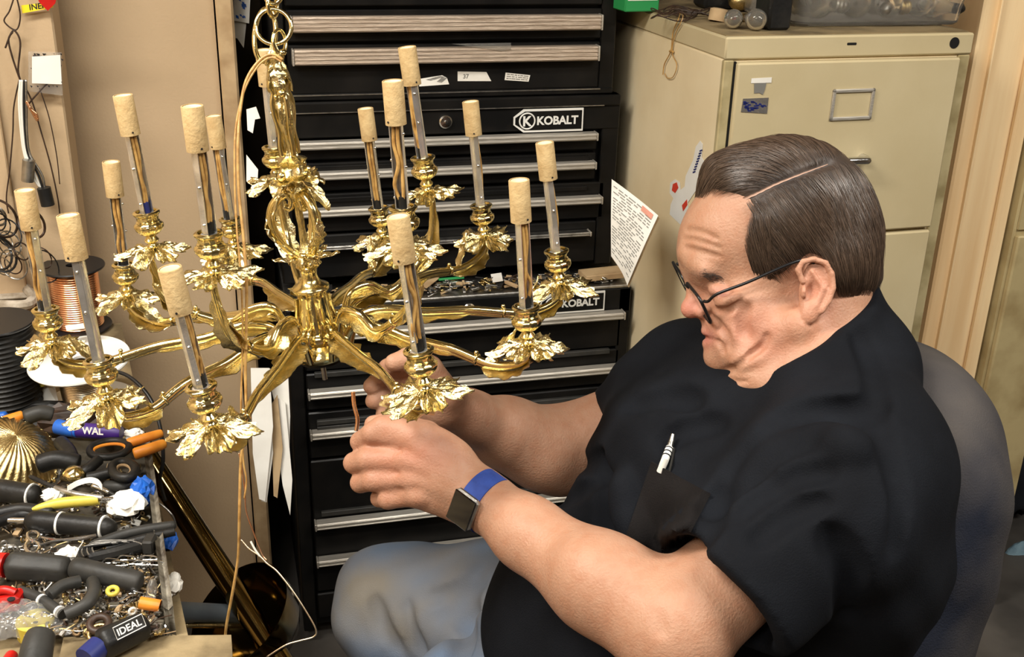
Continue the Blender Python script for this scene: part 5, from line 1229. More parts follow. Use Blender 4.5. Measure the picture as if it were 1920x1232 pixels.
# seeds on the far, hidden half as well
P = P[ok]; Nf = 2600; q = rs.normal(size=(Nf, 3)); q /= np.linalg.norm(q, axis=1)[:, None]; q[:, 2] = -np.abs(q[:, 2]); Pf = (H3(1470, 424)+q@rot2(-20)*np.array([.11, .1, .08])).astype(np.float32)
for _ in range(8): Pf = (Pf-grad(Pf)*Hp.ev(Pf)[:, None]).astype(np.float32)
Pf = Pf[hair_mask(Pf) < -.002]
P = np.concatenate([P, Pf]); n_ = len(P); K_ = 13
path = [P.copy()]; step = rs.uniform(.0028, .0046, n_)
cur = P.copy(); jitter = rs.normal(0, .045, (n_, 3)); lift = np.abs(rs.normal(0, .0006, n_))+.0005
for k in range(K_):
    x = 960+FPX*cur[:, 0]/-cur[:, 2]; y = 616-FPX*cur[:, 1]/-cur[:, 2]; above = y < partline(x)
    fx = np.clip((x-1290)/270, 0, 1)
    # above the parting: over the top towards the far side, turning forwards at the brow; below: down and back
    ux = np.where(above, -.75+.45*fx, .62-.10*fx); uy = np.where(above, -.55+1.15*fx, -.80)
    uy = np.where(above & (x < 1345), -.85, uy); ux = np.where(above & (x < 1345), -.42, ux)
    sb = (~above) & (x < 1445) & (y > 400); ux = np.where(sb, .22, ux); uy = np.where(sb, -1., uy)
    ux = np.where((~above) & (x > 1560), .30, ux); uy = np.where((~above) & (x > 1560), -1., uy)
    uz = np.where(above, -.55, .0)
    v = np.stack([ux, uy, uz], -1)+jitter
    g = grad(cur.astype(np.float32)); v = v-g*(v*g).sum(1)[:, None]; v /= np.maximum(1e-6, np.linalg.norm(v, axis=1))[:, None]
    cur = cur+v*step[:, None]; f_ = Hp.ev(cur.astype(np.float32)); h_ = lift*math.sin(PI*(k+1)/(K_+2)); cur = cur-g*(f_-h_)[:, None]
    path.append(cur.copy())
A_ = np.stack(path, 1); A_[:, 0] -= grad(A_[:, 0].astype(np.float32))*.001
xx = 960+FPX*A_[..., 0]/-A_[..., 2]; yy = 616-FPX*A_[..., 1]/-A_[..., 2]
hm = hair_mask(A_.reshape(-1, 3).astype(np.float32)).reshape(A_.shape[:2])
keepm = (hm[:, -1] < .004) & (hm.max(1) < rs.uniform(.0, .006, len(A_))) & ~((np.abs(yy-partline(xx)) < 3.2) & (xx > 1385) & (xx < 1560)).any(1); A_ = A_[keepm]; n_ = len(A_)
Tn = np.gradient(A_, axis=1); Tn /= np.maximum(1e-9, np.linalg.norm(Tn, axis=2))[:, :, None]
nn = grad(A_.reshape(-1, 3).astype(np.float32)).reshape(A_.shape); sdv = np.cross(Tn, nn); rad = .00028*np.sin(np.linspace(.35, PI-.12, K_+1))[None, :, None]*rs.uniform(.7, 1.4, n_)[:, None, None]
VV = np.stack([A_+sdv*rad, A_-sdv*rad, A_+nn*rad*1.6], 2).reshape(-1, 3)
b = (np.arange(n_)[:, None, None]*(K_+1)+np.arange(K_)[None, :, None])*3; QQ = []
for s0, s1 in ((0, 1), (1, 2), (2, 0)): QQ.append(np.concatenate([b+s0, b+s1, b+3+s1, b+3+s0], 2).reshape(-1, 4))
hs = obj('hair_strand', (cam2w(VV), np.concatenate(QQ)), M['hair_strand'], hair, smooth=180); hs['kind'] = 'stuff'
tone = np.array(s2l(76, 61, 50))[None]*(.55+.9*rs.random(n_)[:, None]**1.3)*np.array([1, .985, .96])
setcol(hs, np.repeat(np.clip(tone, 0, 1), (K_+1)*3, 0))
# pale scalp showing along the parting
q = spline(np.array([(1388, 376)]+PART[1:-1]+[(1552, 308)], float), 36); dd2 = surf_near(q[:, 0], q[:, 1], Hs); cpt = [C3(x, y, d-.0012) for (x, y), d in zip(q, dd2)]
Tn2 = np.gradient(np.array(cpt), axis=0); wdt = np.interp(np.arange(len(q)), [0, 4, len(q)*.7, len(q)-1], [.0024, .0015, .0010, .0004])
G = np.zeros((2, len(q), 3))
for i in range(len(q)):
    nq = grad(np.array([cpt[i]], np.float32), Hs)[0]; s_ = nrm(np.cross(Tn2[i], nq)); G[0, i] = cpt[i]-s_*wdt[i]*(1+.15*math.sin(i*2.3)); G[1, i] = cpt[i]+s_*wdt[i]*(1+.15*math.sin(i*1.7+1))
M['scalp'] = mat('scalp_skin', s2l(172, 140, 122), .6)
obj('scalp_line', MB().grid(cam2w(G), 0, .0006), M['scalp'], hair, smooth=180)
# eyebrow hairs
rb = np.random.default_rng(3); mb = MB(); N2 = 110
ex = rb.uniform(1288, 1350, N2); ey = 506+(ex-1288)*.30+rb.normal(0, 4.0, N2); de = surf_near(ex, ey, B)
for i in range(N2):
    q0 = C3(ex[i], ey[i], de[i]+.0004); q1 = C3(ex[i]+7, ey[i]-1+rb.normal(0, 2), de[i]-.0018); q2 = C3(ex[i]+13, ey[i]+3+rb.normal(0, 2), de[i]-.0016)
    mb.tube(cam2w(np.array([q0, q1, q2])), [.00025, .0002, .00008], 3, cap=False)
eb = obj('eyebrow', mb, M['hair'], man, smooth=180); eb['kind'] = 'stuff'
# ---------------------------------------------------------------- glasses
gl = thing('eyeglasses', cam2w(H3(1300, 560, 0)), 'black rimmed rectangular glasses low on the nose of the seated man', 'glasses')
M['frame'] = mat('black_frame', (.008, .008, .009), .3)
la = nrm(np.array([.12, -.40, .91])); up_ = np.array([-.45, .86, .0]); up_ = nrm(up_-la*np.dot(up_, la)); fo = np.cross(up_, la)
if fo[0] > 0: fo = -fo
br0 = H3(1311, 563, 92)-la*.059-up_*.006
def GP(l, u, f=0.): return br0+la*l+up_*(u-.010)+fo*f
for sg, nm in ((1, 'near'), (-1, 'far')):
    cx = sg*.033; rect = []
    for (sx_, sy_, a0) in ((1, 1, 0), (-1, 1, PI/2), (-1, -1, PI), (1, -1, 3*PI/2)):
        for i in range(6): a = a0+PI/2*i/5; x_ = sx_*(.026-.009)+.009*math.cos(a); y_ = sy_*(.0185-.008)+.008*math.sin(a); rect.append(GP(cx+x_, y_, -.06*(abs(cx+x_)**1.0)*abs(cx+x_)*6))
    fr_ = obj('rim', MB().tube(cam2w(np.array(rect)), .0018, 7, closed=True), M['frame'], gl, smooth=180)
    c_ = np.mean(rect, 0); obj('lens', MB().add(cam2w(np.array(rect+[c_+fo*.0015])), [(i, (i+1) % 24, 24) for i in range(24)]), M['lens'], fr_, smooth=180)
    if sg > 0: tp = [GP(.058, .012, -.004), GP(.063, .012, -.008), H3(1345, 551, 112), H3(1400, 530, 125), H3(1450, 508, 130), H3(1492, 491, 130), H3(1518, 488, 124), H3(1538, 508, 112)]
    else: tp = [GP(-.058, .012, -.004), H3(1340, 550, -112), H3(1410, 530, -122), H3(1502, 492, -128), H3(1538, 510, -118)]
    obj('temple', MB().tube(cam2w(spline(tp, 40)), .0017, 7), M['frame'], gl, smooth=180)
    obj('nose_pad', MB().sphere(cam2w(GP(sg*.009, -.006, -.006)), .0026, 8, sc=(1, 1, 1.6)), M['clear'], gl, smooth=180)
obj('bridge', MB().tube(cam2w(spline([GP(.008, .008), GP(.0, .011, .002), GP(-.008, .008)], 12)), .0013, 7), M['frame'], gl)
# ---------------------------------------------------------------- smart watch on the near wrist
wc = C3(906, 939, 1.212); wa = nrm(C3(990, 1000, 1.175)-C3(860, 905, 1.222)); w1 = nrm(np.cross(wa, [0, 0, 1.])); w2 = np.cross(wa, w1)  # w1: across in the picture; w2 along the depth
if w2[2] < 0: w2 = -w2
wt = thing('wrist_watch', cam2w(wc), 'black square watch on a blue band around the near wrist of the man', 'watch')
def band(t0, t1, r, w, th, n=40):
    G = np.zeros((2, n, 3)); 
    for i in range(n):
        t = t0+(t1-t0)*i/(n-1); c = wc+(w1*math.cos(t)+w2*math.sin(t)*1.0)*r; G[0, i] = c-wa*w; G[1, i] = c+wa*w
    return MB().grid(cam2w(G), 0, th)
M['band'] = mat('blue_band', s2l(44, 72, 152), .7, col2=s2l(34, 58, 130), nscale=60, bump=.3, bscale=400)
obj('watch_band', band(0, 2*PI*.999, .0315, .0115, -.0022, 60), M['band'], wt, smooth=60)
ud = 1 if w1[1] > 0 else -1
ang = math.radians(112)*1
fdv = nrm(w1*ud*(-.42)+w2*.91); tdv = np.cross(wa, fdv)
cen = wc+fdv*.0345
M['watch_glass'] = mat('watch_glass', (.004, .004, .005), .06, coat=.5)
obj('watch_case', MB().obox(cam2w(cen), wa@BM, tdv@BM, fdv@BM, (.0160, .0195, .0048), bev=.0035), M['steel'], wt)
obj('watch_face', MB().obox(cam2w(cen+fdv*.0045), wa@BM, tdv@BM, fdv@BM, (.0150, .0185, .0012), bev=.001), M['watch_glass'], wt)
# ---------------------------------------------------------------- chest pocket and pen
def shirt_d(x, y): return surf_near(np.array([x], float), np.array([y], float), T)[0]
pg = [[(1222, 868), (1262, 895), (1330, 925)], [(1195, 935), (1240, 965), (1305, 1000)], [(1190, 1015), (1235, 1030), (1285, 1045)]]
n = 16; G = np.zeros((n, n, 3)); cr = [(1221, 866), (1333, 926), (1262, 1062), (1168, 1020)]
us = np.linspace(0, 1, n); U_, V_ = np.meshgrid(us, us, indexing='ij')
cx = (1-U_)*(1-V_)*cr[0][0]+(1-U_)*V_*cr[1][0]+U_*V_*cr[2][0]+U_*(1-V_)*cr[3][0]; cy = (1-U_)*(1-V_)*cr[0][1]+(1-U_)*V_*cr[1][1]+U_*V_*cr[2][1]+U_*(1-V_)*cr[3][1]
dd_ = surf_near(cx.ravel(), cy.ravel(), T).reshape(n, n)
puff = .0022+.004*np.sin(PI*np.clip(V_, 0, 1))*np.sin(PI*np.clip(1-U_*.8, 0, 1)); puff[0] += .003
for i in range(n):
    for j in range(n): G[i, j] = cam2w(C3(cx[i, j], cy[i, j], dd_[i, j]-puff[i, j]))
M['pocket'] = mat('faded_black_cotton', (.009, .0078, .0078), .9, col2=(.0135, .012, .012), nscale=8, bump=.35, bscale=600, spec=.12)
pk = obj('chest_pocket', MB().grid(G, 0, .0016), M['pocket'], shirt, smooth=60)
pe = thing('pen', cam2w(C3(1252, 850, shirt_d(1252, 850)-.004)), 'white and black retractable pen clipped in the shirt pocket of the man', 'pen')
q0 = C3(1238, 885, shirt_d(1238, 885)+.000); q1 = C3(1247, 862, shirt_d(1247, 862)-.0065); q2 = C3(1255, 840, shirt_d(1252, 842)-.008); q3 = C3(1259, 826, shirt_d(1258, 830)-.0085); q4 = C3(1262, 814, shirt_d(1262, 818)-.009)
obj('pen_barrel', MB().tube(cam2w(np.array([q0, q1, q2])), .0042, 14), M['white_plastic'], pe)
obj('pen_tip_section', MB().tube(cam2w(np.array([q2, q3, q4])), [.0036, .003, .002], 12), M['steel'], pe)
for k in (.25, .55, .85): c_ = q1+(q2-q1)*k; obj('grip_ring', MB().tube(cam2w(np.array([c_, c_+(q2-q1)*.08])), .0045, 14), M['ink'], pe)
obj('pen_clip', MB().tube(cam2w(np.array([q2+np.array([.005, 0, .003]), q1+np.array([.006, -.004, .004]), q0+np.array([.008, -.002, .008])])), .0014, 6), M['rubber'], pe)
# ---------------------------------------------------------------- office chair
chr_ = thing('office_chair', cam2w(C3(1500, 1500, 1.5))*np.array([1, 1, 0]), 'dark worn office chair with a rounded back behind the seated man', 'chair')
Cb = Sdf()
Cb.ell(C3(1655, 905, 1.40), (.124, .185, .24), rot2(-6), k=.02)
Cb.ell(C3(1585, 1115, 1.42), (.138, .165, .22), rot2(0), k=.08)
Cb.add(lambda P: (.0016*np.sin(60*P[..., 1]+30*P[..., 0])).astype(np.float32), 0, 'a')
Vc, Qc = Cb.mesh([.2, -.5, -1.72], [.62, .12, -1.1], .007)
Vc = smooth_mesh(Vc, Qc, 2)
M['chair'] = mat('worn_navy_fabric', (.014, .017, .028), .92, col2=(.085, .075, .068), nscale=3.2, c2lo=.40, c2hi=.62, bump=.5, bscale=500, spec=.2)
obj('backrest', (cam2w(Vc), Qc), M['chair'], chr_, smooth=180)
sc_ = cam2w((hipL+hipR)/2); sc_ = np.array([sc_[0]-.10, sc_[1], .43])
obj('seat', MB().obox(sc_, (1, 0, 0), (0, 1, 0), (0, 0, 1), (.26, .25, .045), bev=.03), M['chair'], chr_)
obj('gas_column', MB().tube([sc_-np.array([0, 0, .04]), np.array([sc_[0], sc_[1], .09])], .028, 18), M['steel'], chr_)
for k in range(5):
    a = k*2*PI/5+.3; e = np.array([sc_[0]+.28*math.cos(a), sc_[1]+.28*math.sin(a), .07])
    l_ = obj('base_leg', MB().tube([np.array([sc_[0], sc_[1], .11]), e], [.025, .014], 8), M['rubber'], chr_)
    obj('caster', MB().lathe([(.0005, -.012), (.024, -.012), (.024, .012), (.0005, .012)], e-np.array([0, 0, .045]), (-math.sin(a), math.cos(a), 0), 16), M['rubber'], l_)
bp0 = cam2w(C3(1700, 1150, 1.42)); obj('back_bracket', MB().tube(spline([bp0, np.array([bp0[0]+.03, bp0[1], .52]), np.array([sc_[0]+.2, sc_[1], .385]), sc_-np.array([0, 0, .045])], 24), .018, 10), M['rubber'], chr_)
# ================================================================== WORKBENCH AT THE LEFT
BZ = .78
def bz(px, py, h=0.): return onZ(px, py, BZ+h)
rx_ = max(bz(270, 850)[0], bz(330, 1190)[0])
wb = thing('workbench', (rx_-.5, 1.3, 0), 'cluttered workbench at the left with tools and wire spools heaped on it', 'workbench')
yN = bz(300, 1260)[1]-.1
e_a = bz(330, 1190); e_b = bz(266, 868); ed_ = (e_a-e_b)/(e_a[1]-e_b[1]); e0p = e_b+ed_*(BY-.02-e_b[1])+np.array([.012, 0, 0]); e1p = e_b+ed_*(yN-e_b[1])+np.array([.012, 0, 0])
obj('bench_top', MB().prism([(X0+.02, yN, BZ-.035), (e1p[0], yN, BZ-.035), (e0p[0], BY-.02, BZ-.035), (X0+.02, BY-.02, BZ-.035)], (0, 0, .035)), M['bench'], wb, smooth=0)
rx_ = min(e0p[0], e1p[0])
for x in (X0+.1, rx_-.05):
    for y in (yN+.06, BY-.10): obj('bench_leg', MB().box((x-.03, y-.03, 0), (x+.03, y+.03, BZ-.035), bev=.004), M['wood'], wb)
bc = [bz(120, 1200, .004), bz(434, 1196, .004), bz(440, 1300, .004), bz(100, 1300, .004)]
tag(obj('carpet_offcut', MB().prism([q-np.array([0, 0, .010]) for q in bc], (0, 0, .014)), M['bench'], smooth=0), 'tan worn board overhanging the front right of the workbench', 'board')
# tray
ta, tb, tc_, td = bz(-60, 1190, 0), bz(312, 1190, 0), bz(272, 868, 0), bz(-60, 868, 0)
tr = thing('tool_tray', (ta+tc_)/2, 'grimy shallow wooden tray full of hand tools on the workbench', 'tray')
obj('tray_base', MB().prism([q+np.array([0, 0, .0005]) for q in (ta, tb, tc_, td)], (0, 0, .004)), M['tray'], tr, smooth=0)
def wall_strip(name, a, b, th, hgt, m):
    d = nrm(b-a); s_ = np.array([d[1], -d[0], 0]); c = (a+b)/2+s_*th/2+np.array([0, 0, hgt/2+.0006]); return obj(name, MB().obox(c, d, s_, (0, 0, 1), (np.linalg.norm(b-a)/2, th/2, hgt/2), bev=.001), m, tr)
wall_strip('tray_side', tc_, tb, -.010, .034, M['tray_edge']); wall_strip('tray_front', ta, tb, .008, .020, M['tray_edge']); wall_strip('tray_back', td, tc_, -.008, .030, M['tray_edge'])
def path(pts, n=24): return spline([bz(*q) for q in pts], n) if len(pts) > 2 else np.array([bz(*q) for q in pts])
def handle(name, label, pts, r, m='rubber', cat='screwdriver', group=None, grooves=0, prof=None):
    P = path(pts, 24) if len(pts) > 2 else np.linspace(bz(*pts[0]), bz(*pts[1]), 16); t = np.linspace(0, 1, len(P))
    pr = np.interp(t, *(prof or ([0, .04, .12, .5, .85, .96, 1], [.55, .88, 1., .96, .9, .82, .5])))*r
    mb = MB(); mb.tube(P, pr, 18)
    if grooves:
        V = mb.v[0]; n = 18; 
        for i in range(len(P)):
            for k in range(n):
                if k % 3 == 0: V[i*n+k] = P[i]+(V[i*n+k]-P[i])*.86
    return tag(obj(name, mb, M[m], smooth=60), label, cat, group)
def rod(parent, name, pts, r, m, n=12): return obj(name, MB().tube(path(pts), r, n), M[m], parent)
G_ = 'tools heaped in the tray'
# 14 large handle with white rings and chrome shaft
o = handle('screwdriver', 'large black screwdriver handle with two white rings across the middle of the tray', [(50, 976, .03), (216, 990, .03)], .0135); rod(o, 'shaft', [(-60, 974, .03), (50, 976, .03)], .0035, 'chrome')
for x, y in ((112, 981), (193, 988)): obj('white_ring', MB().tube([bz(x, y, .03), bz(x+4, y+.4, .03)], .0142, 18), M['white_plastic'], o)
o = handle('screwdriver', 'black screwdriver handle with one white ring at the left edge of the tray', [(-30, 915, .03), (74, 930, .03)], .0150); obj('white_ring', MB().tube([bz(59, 928, .03), bz(62, 928.5, .03)], .0152, 18), M['white_plastic'], o)
o = handle('nut_driver', 'big fluted dark grey handle across the lower middle of the tray', [(12, 1060, .035), (132, 1068, .03)], .0170, 'grey_rubber', 'screwdriver', None, 1); rod(o, 'shaft', [(130, 1068, .03), (150, 1069, .028)], .004, 'chrome')
obj('red_cap', MB().tube([bz(-20, 1058, .035), bz(12, 1060, .035)], .014, 16), M['red'], o)
o = handle('flat_wrench', 'long flat black grip to the right of the big fluted handle', [(136, 1064, .035), (200, 1078, .035), (266, 1092, .03)], .0130, 'grey_rubber', 'tool')
o = handle('screwdriver', 'black screwdriver with a white boxed logo at the front of the bench', [(185, 1212, .03), (276, 1170, .03)], .0170, 'rubber', 'screwdriver', None, 1)
obj('blue_end', MB().tube(path([(160, 1236, .028), (186, 1212, .03)]), .0125, 16), M['navy'], o)
e0 = nrm(bz(268, 1172, .03)-bz(196, 1208, .03)); e1_ = nrm(np.cross(nrm(-Fv), e0)); cpt = bz(220, 1200, .047)
nf = nrm(np.cross(e0, e1_)); 
q = [cpt+e0*x+e1_*y+nf*.0005 for x, y in ((0, 0), (.032, 0), (.032, .013), (0, .013))]; obj('logo_outline', MB().tube(q, .0006, 5, closed=True), M['white_print'], o)
tm, tw_ = text_mb('IDEAL', cpt+e0*.002+e1_*.003+nf*.0005, e0, e1_, .010, .0004, .02); obj('logo_lettering', tm, M['white_print'], o, smooth=0)
handle('hand_tool', 'short rounded black grey handle standing at the bottom left of the bench', [(62, 1260, .03), (70, 1215, .04), (78, 1188, .045)], .0165, 'grey_rubber', 'tool')
handle('red_tool', 'small red handle tip at the very bottom left', [(10, 1250, .02), (24, 1226, .02)], .007, 'red', 'tool')
# yellow handle
o = handle('yellow_tool', 'slim yellow handled tool lying above the large screwdriver', [(60, 955, .04), (110, 944, .042), (186, 937, .045)], .0070, 'yellow', 'tool', prof=([0, .15, .5, .9, 1], [.2, .55, .95, 1., .85])); rod(o, 'steel_blade', [(186, 937, .045), (212, 936, .043)], .0032, 'chrome')
o = handle('pliers', 'black nosed pliers under the yellow handle', [(-20, 968, .03), (40, 955, .034), (100, 962, .034)], .0085, 'rubber', 'pliers'); rod(o, 'second_handle', [(-20, 985, .03), (40, 965, .03), (90, 968, .03)], .007, 'rubber')
# long black shaft with silver end
o = handle('probe', 'thin black probe with a silver shank slanting down to the yellow handle', [(55, 893, .05), (104, 915, .05)], .0030, 'rubber', 'tool'); rod(o, 'silver_shank', [(104, 915, .05), (140, 926, .05), (192, 934, .048)], .0038, 'steel')
# white curved strip & chrome lever
P = path([(126, 917, .055), (145, 906, .058), (168, 900, .06), (184, 904, .06), (192, 914, .055)], 16); sdn = nrm(Uv)
tag(obj('white_strip', MB().grid(np.array([P-sdn*.0035, P+sdn*.0035]), 0, .0015), M['white_plastic'], smooth=60), 'curved white plastic strip above the yellow handle', 'strip')
o = handle('lever', 'chromed lever with a black tip beneath the white strip', [(172, 910, .045), (206, 924, .04)], .0038, 'chrome', 'tool'); rod(o, 'black_tip', [(206, 924, .04), (226, 936, .035)], .003, 'rubber')
# brass knob
tag(obj('brass_finial', MB().lathe([(.0005, -.006), (.010, -.005), (.0145, -.001), (.0145, .002), (.009, .006), (.004, .009), (.0005, .010)], bz(140, 888, .045), nrm((.2, -.3, 1)), 24), M['brass'], smooth=60), 'round brass knob left of the small black scissor loop', 'finial')
# scissors with black and orange handles
sc = thing('scissors', bz(215, 860, .04), 'large scissors with black and orange loops at the back right of the tray', 'scissors')
def loop(cx, cy, rx, ry, h, rot=0., n=30): a = np.arange(n)*2*PI/n; c, s_ = math.cos(rot), math.sin(rot); return np.array([bz(cx+rx*math.cos(t)*c-ry*math.sin(t)*s_, cy+rx*math.cos(t)*s_+ry*math.sin(t)*c, h) for t in a])
obj('large_loop', MB().tube(loop(205, 842, 37, 15, .050, -.12), .0050, 12, closed=True), M['rubber'], sc)
obj('loop_lining', MB().tube(loop(205, 843, 31, 10, .050, -.12), .0022, 8, closed=True), M['orange'], sc)
obj('small_loop', MB().tube(loop(232, 881, 22, 15, .047, .1), .0062, 12, closed=True), M['rubber'], sc)
obj('loop_lining', MB().tube(loop(232, 881, 14, 9, .047, .1), .002, 8, closed=True), M['tan_paper'], sc)
obj('shank', MB().tube(path([(185, 862, .048), (165, 880, .045), (150, 890, .04)]), [.0075]*len(path([(185, 862, .048), (165, 880, .045), (150, 890, .04)])), 10), M['rubber'], sc)
obj('shank', MB().tube(path([(214, 884, .045), (185, 892, .04), (165, 896, .038)]), .0075, 10), M['rubber'], sc)
o = handle('pistol_grip', 'flat black grip between the ribbed brass canopy and the scissors', [(70, 872, .045), (105, 862, .05), (150, 868, .045)], .0125, 'rubber', 'tool')
handle('black_wedge', 'dark wedge shaped tool above the flat black grip', [(112, 828, .05), (128, 845, .05), (136, 860, .05)], .010, 'rubber', 'tool')
handle('long_black_grip', 'curved black grip below the small scissor loop', [(196, 912, .03), (230, 912, .032), (268, 900, .03)], .0080, 'grey_rubber', 'tool')
# orange pliers handles
handle('orange_tool', 'upper orange plastic handle behind the scissors', [(238, 832, .05), (270, 822, .052), (304, 812, .05)], .0068, 'orange', 'tool', 'orange handles behind the scissors')
handle('orange_tool', 'lower orange plastic handle with a red band right of the scissors', [(250, 852, .045), (280, 842, .048), (308, 832, .045)], .0080, 'orange', 'tool', 'orange handles behind the scissors')
# purple and blue spray tube
o = handle('marker', 'purple tube with white lettering and a blue cap behind the scissors', [(140, 806, .055), (228, 812, .055)], .0105, 'purple', 'tube', prof=([0, .1, .9, 1], [1, 1, 1, .8])); obj('blue_cap', MB().tube(path([(108, 800, .055), (122, 803, .055), (148, 807, .055)]), [.0105]*len(path([(108, 800, .055), (122, 803, .055), (148, 807, .055)])), 18), M['blue'], o)
tm, tw_ = text_mb('WAL', bz(154, 813, .067), nrm(bz(200, 809, .067)-bz(150, 806, .067)), nrm(Uv), .013, .0003, .03); obj('tube_lettering', tm, M['white_print'], o, smooth=0)
# cutter at the back left
handle('utility_knife', 'orange ended knife with a dark grip at the back left of the tools', [(6, 790, .06), (44, 777, .062)], .0070, 'orange', 'knife'); handle('dark_grip', 'dark rubber grip beside the orange ended knife', [(46, 784, .06), (76, 774, .065), (100, 778, .06)], .0110, 'grey_rubber', 'tool')
handle('blue_grip', 'blue grip end at the far left behind the orange knife', [(-20, 786, .05), (14, 779, .055)], .0075, 'blue', 'tool')
# ribbed brass canopy
ca = nrm(np.array([.40, -.25, .85])); cc = bz(22, 838, .050)
pr = [(.0005, .022), (.012, .021), (.03, .016), (.048, .006), (.060, -.006), (.066, -.012), (.0675, -.012), (.0665, -.0145), (.058, -.009), (.03, .012), (.0005, .018)]
def ribm(ang, z):
    return 1+.030*np.cos(30*ang+z*60)+(.02*np.cos(60*ang) if z < -.008 else 0)
pf = []
for i in range(len(pr)-1):
    for k in range(3): t = k/3; pf.append((pr[i][0]*(1-t)+pr[i+1][0]*t, pr[i][1]*(1-t)+pr[i+1][1]*t))
mb = MB().lathe(pf, cc, ca, 180)
V = mb.v[0]; e1_ = nrm(np.cross(ca, (1, 0, 0))); e2_ = np.cross(ca, e1_); d = V-cc; a_ = np.arctan2(d@e2_, d@e1_); r_2 = np.hypot(d@e2_, d@e1_); V += ca*(.0016*np.cos(34*a_+r_2*80)*np.clip(r_2/.05, 0, 1))[:, None]
ck = obj('brass_canopy', mb, M['brass_old'], smooth=70); tag(ck, 'ribbed brass canopy with a beaded rim lying at the left of the bench', 'canopy')
bm = MB(); 
for k in range(54): a = k*2*PI/54; bm.sphere(cc+(e1_*math.cos(a)+e2_*math.sin(a))*.0670-ca*.013, .0026, 6)
bo = obj('rim_beads', bm, M['brass'], ck, smooth=180); bo['kind'] = 'stuff'
# crumpled papers and blue tape
def crumple(name, label, c, r, m, seed, cat='paper', sc=(1, 1, .5)):
    rr = np.random.default_rng(seed); mb = MB(); mb.sphere((0, 0, 0), 1, 16); V = mb.v[0]; F = mb.f; ph = rr.uniform(0, 6, (5, 3)); fr = rr.uniform(2, 6, (5, 3))
    q = np.zeros(len(V)); 
    for i in range(5): q += np.abs(np.sin(V@fr[i]+ph[i, 0]))*.22
    V2 = V*(.55+q)[:, None]*np.array(sc)*r+c
    m2 = MB(); m2.add(V2, F); return tag(obj(name, m2, M[m], smooth=0), label, cat)
crumple('crumpled_paper', 'crumpled white paper at the right side of the tray beside the blue tape', bz(238, 942, .035), .019, 'white_paper', 3)
crumple('blue_tape', 'blue tape wrapped over the tray edge beside the crumpled paper', bz(268, 920, .037), .015, 'blue', 5, 'tape', (.8, 1, .9))
crumple('blue_tape', 'blue tape scrap lower down outside the tray edge', bz(316, 1012, .005), .015, 'blue', 6, 'tape', (.6, 1, .5))
crumple('paper_scrap', 'small white paper scrap beside the hex key set', bz(127, 1038, .03), .010, 'white_paper', 7)
crumple('paper_scrap', 'white paper scrap caught on the outside of the tray edge', bz(322, 1095, .01), .013, 'white_paper', 8, 'paper', (.7, 1.1, .5))
crumple('paper_scrap', 'tiny white scrap between the long probe and the yellow handle', bz(98, 927, .045), .010, 'white_paper', 9)
crumple('paper_scrap', 'white scrap below the purple tube', bz(250, 812, .045), .010, 'white_paper', 19)
# haemostat
hm = thing('forceps', bz(90, 1015, .03), 'bright steel scissor forceps with two finger rings in the tray', 'forceps')
obj('finger_ring', MB().tube(loop(62, 1004, 11, 8, .035), .0017, 8, closed=True), M['chrome'], hm); obj('finger_ring', MB().tube(loop(61, 1026, 13, 11, .033), .0019, 8, closed=True), M['chrome'], hm)
obj('forceps_arm', MB().tube(path([(73, 1006, .035), (110, 1012, .035), (150, 1008, .036), (180, 1003, .036)]), .0016, 8), M['chrome'], hm); obj('forceps_arm', MB().tube(path([(74, 1022, .034), (110, 1013, .035), (150, 1011, .036), (180, 1005, .036)]), .0016, 8), M['chrome'], hm)
# long black handles reaching over the edge
o = handle('cutter', 'long black handled cutters reaching over the right edge of the tray', [(168, 1026, .03), (240, 1000, .035), (330, 984, .04)], .0065, 'grey_rubber', 'cutters'); rod(o, 'second_handle', [(200, 1030, .028), (260, 1012, .032), (328, 996, .036)], .0055, 'rubber')
# hex key set
hk = thing('hex_key_set', bz(215, 1030, .03), 'folding set of dark hex keys above the long flat grip', 'hex keys')
for i in range(6): obj('hex_key', MB().tube(path([(152+i*5, 1046-i*1.5, .032), (148+i*5, 1036-i*1.5, .034), (160+i*4, 1026-i*2, .036), (215+i*6, 1014-i*.6+4, .036), (262+i*3, 1006+i*4, .034)]), .0014, 6), M['steel'] if i % 2 else M['rubber'], hk)
obj('key_holder', MB().tube(path([(168, 1048, .026), (220, 1036, .028), (276, 1020, .03)]), .0075, 8), M['rubber'], hk); obj('end_block', MB().obox(bz(281, 1020, .035), nrm(Rv), nrm(np.cross([0, 0, 1], Rv)), (0, 0, 1), (.0065, .010, .009), bev=.002), M['grey_rubber'], hk)
# V-shaped plier handles
pl = thing('pliers', bz(120, 1125, .03), 'pliers with dark grey bent handles in the lower part of the tray', 'pliers')
obj('plier_handle', MB().tube(path([(38, 1108, .035), (75, 1122, .035), (118, 1152, .032)]), .0058, 12), M['grey_rubber'], pl)
obj('plier_handle', MB().tube(path([(92, 1116, .04), (118, 1098, .042), (150, 1090, .04)]), .0068, 12), M['grey_rubber'], pl)
obj('plier_handle', MB().tube(path([(174, 1090, .04), (176, 1112, .042), (160, 1134, .04), (124, 1152, .035)]), .0072, 12), M['grey_rubber'], pl)
for x, y in ((77, 1124), (110, 1146)): obj('white_ring', MB().tube([bz(x, y, .035), bz(x+3, y+2, .035)], .0066, 12), M['white_plastic'], pl)
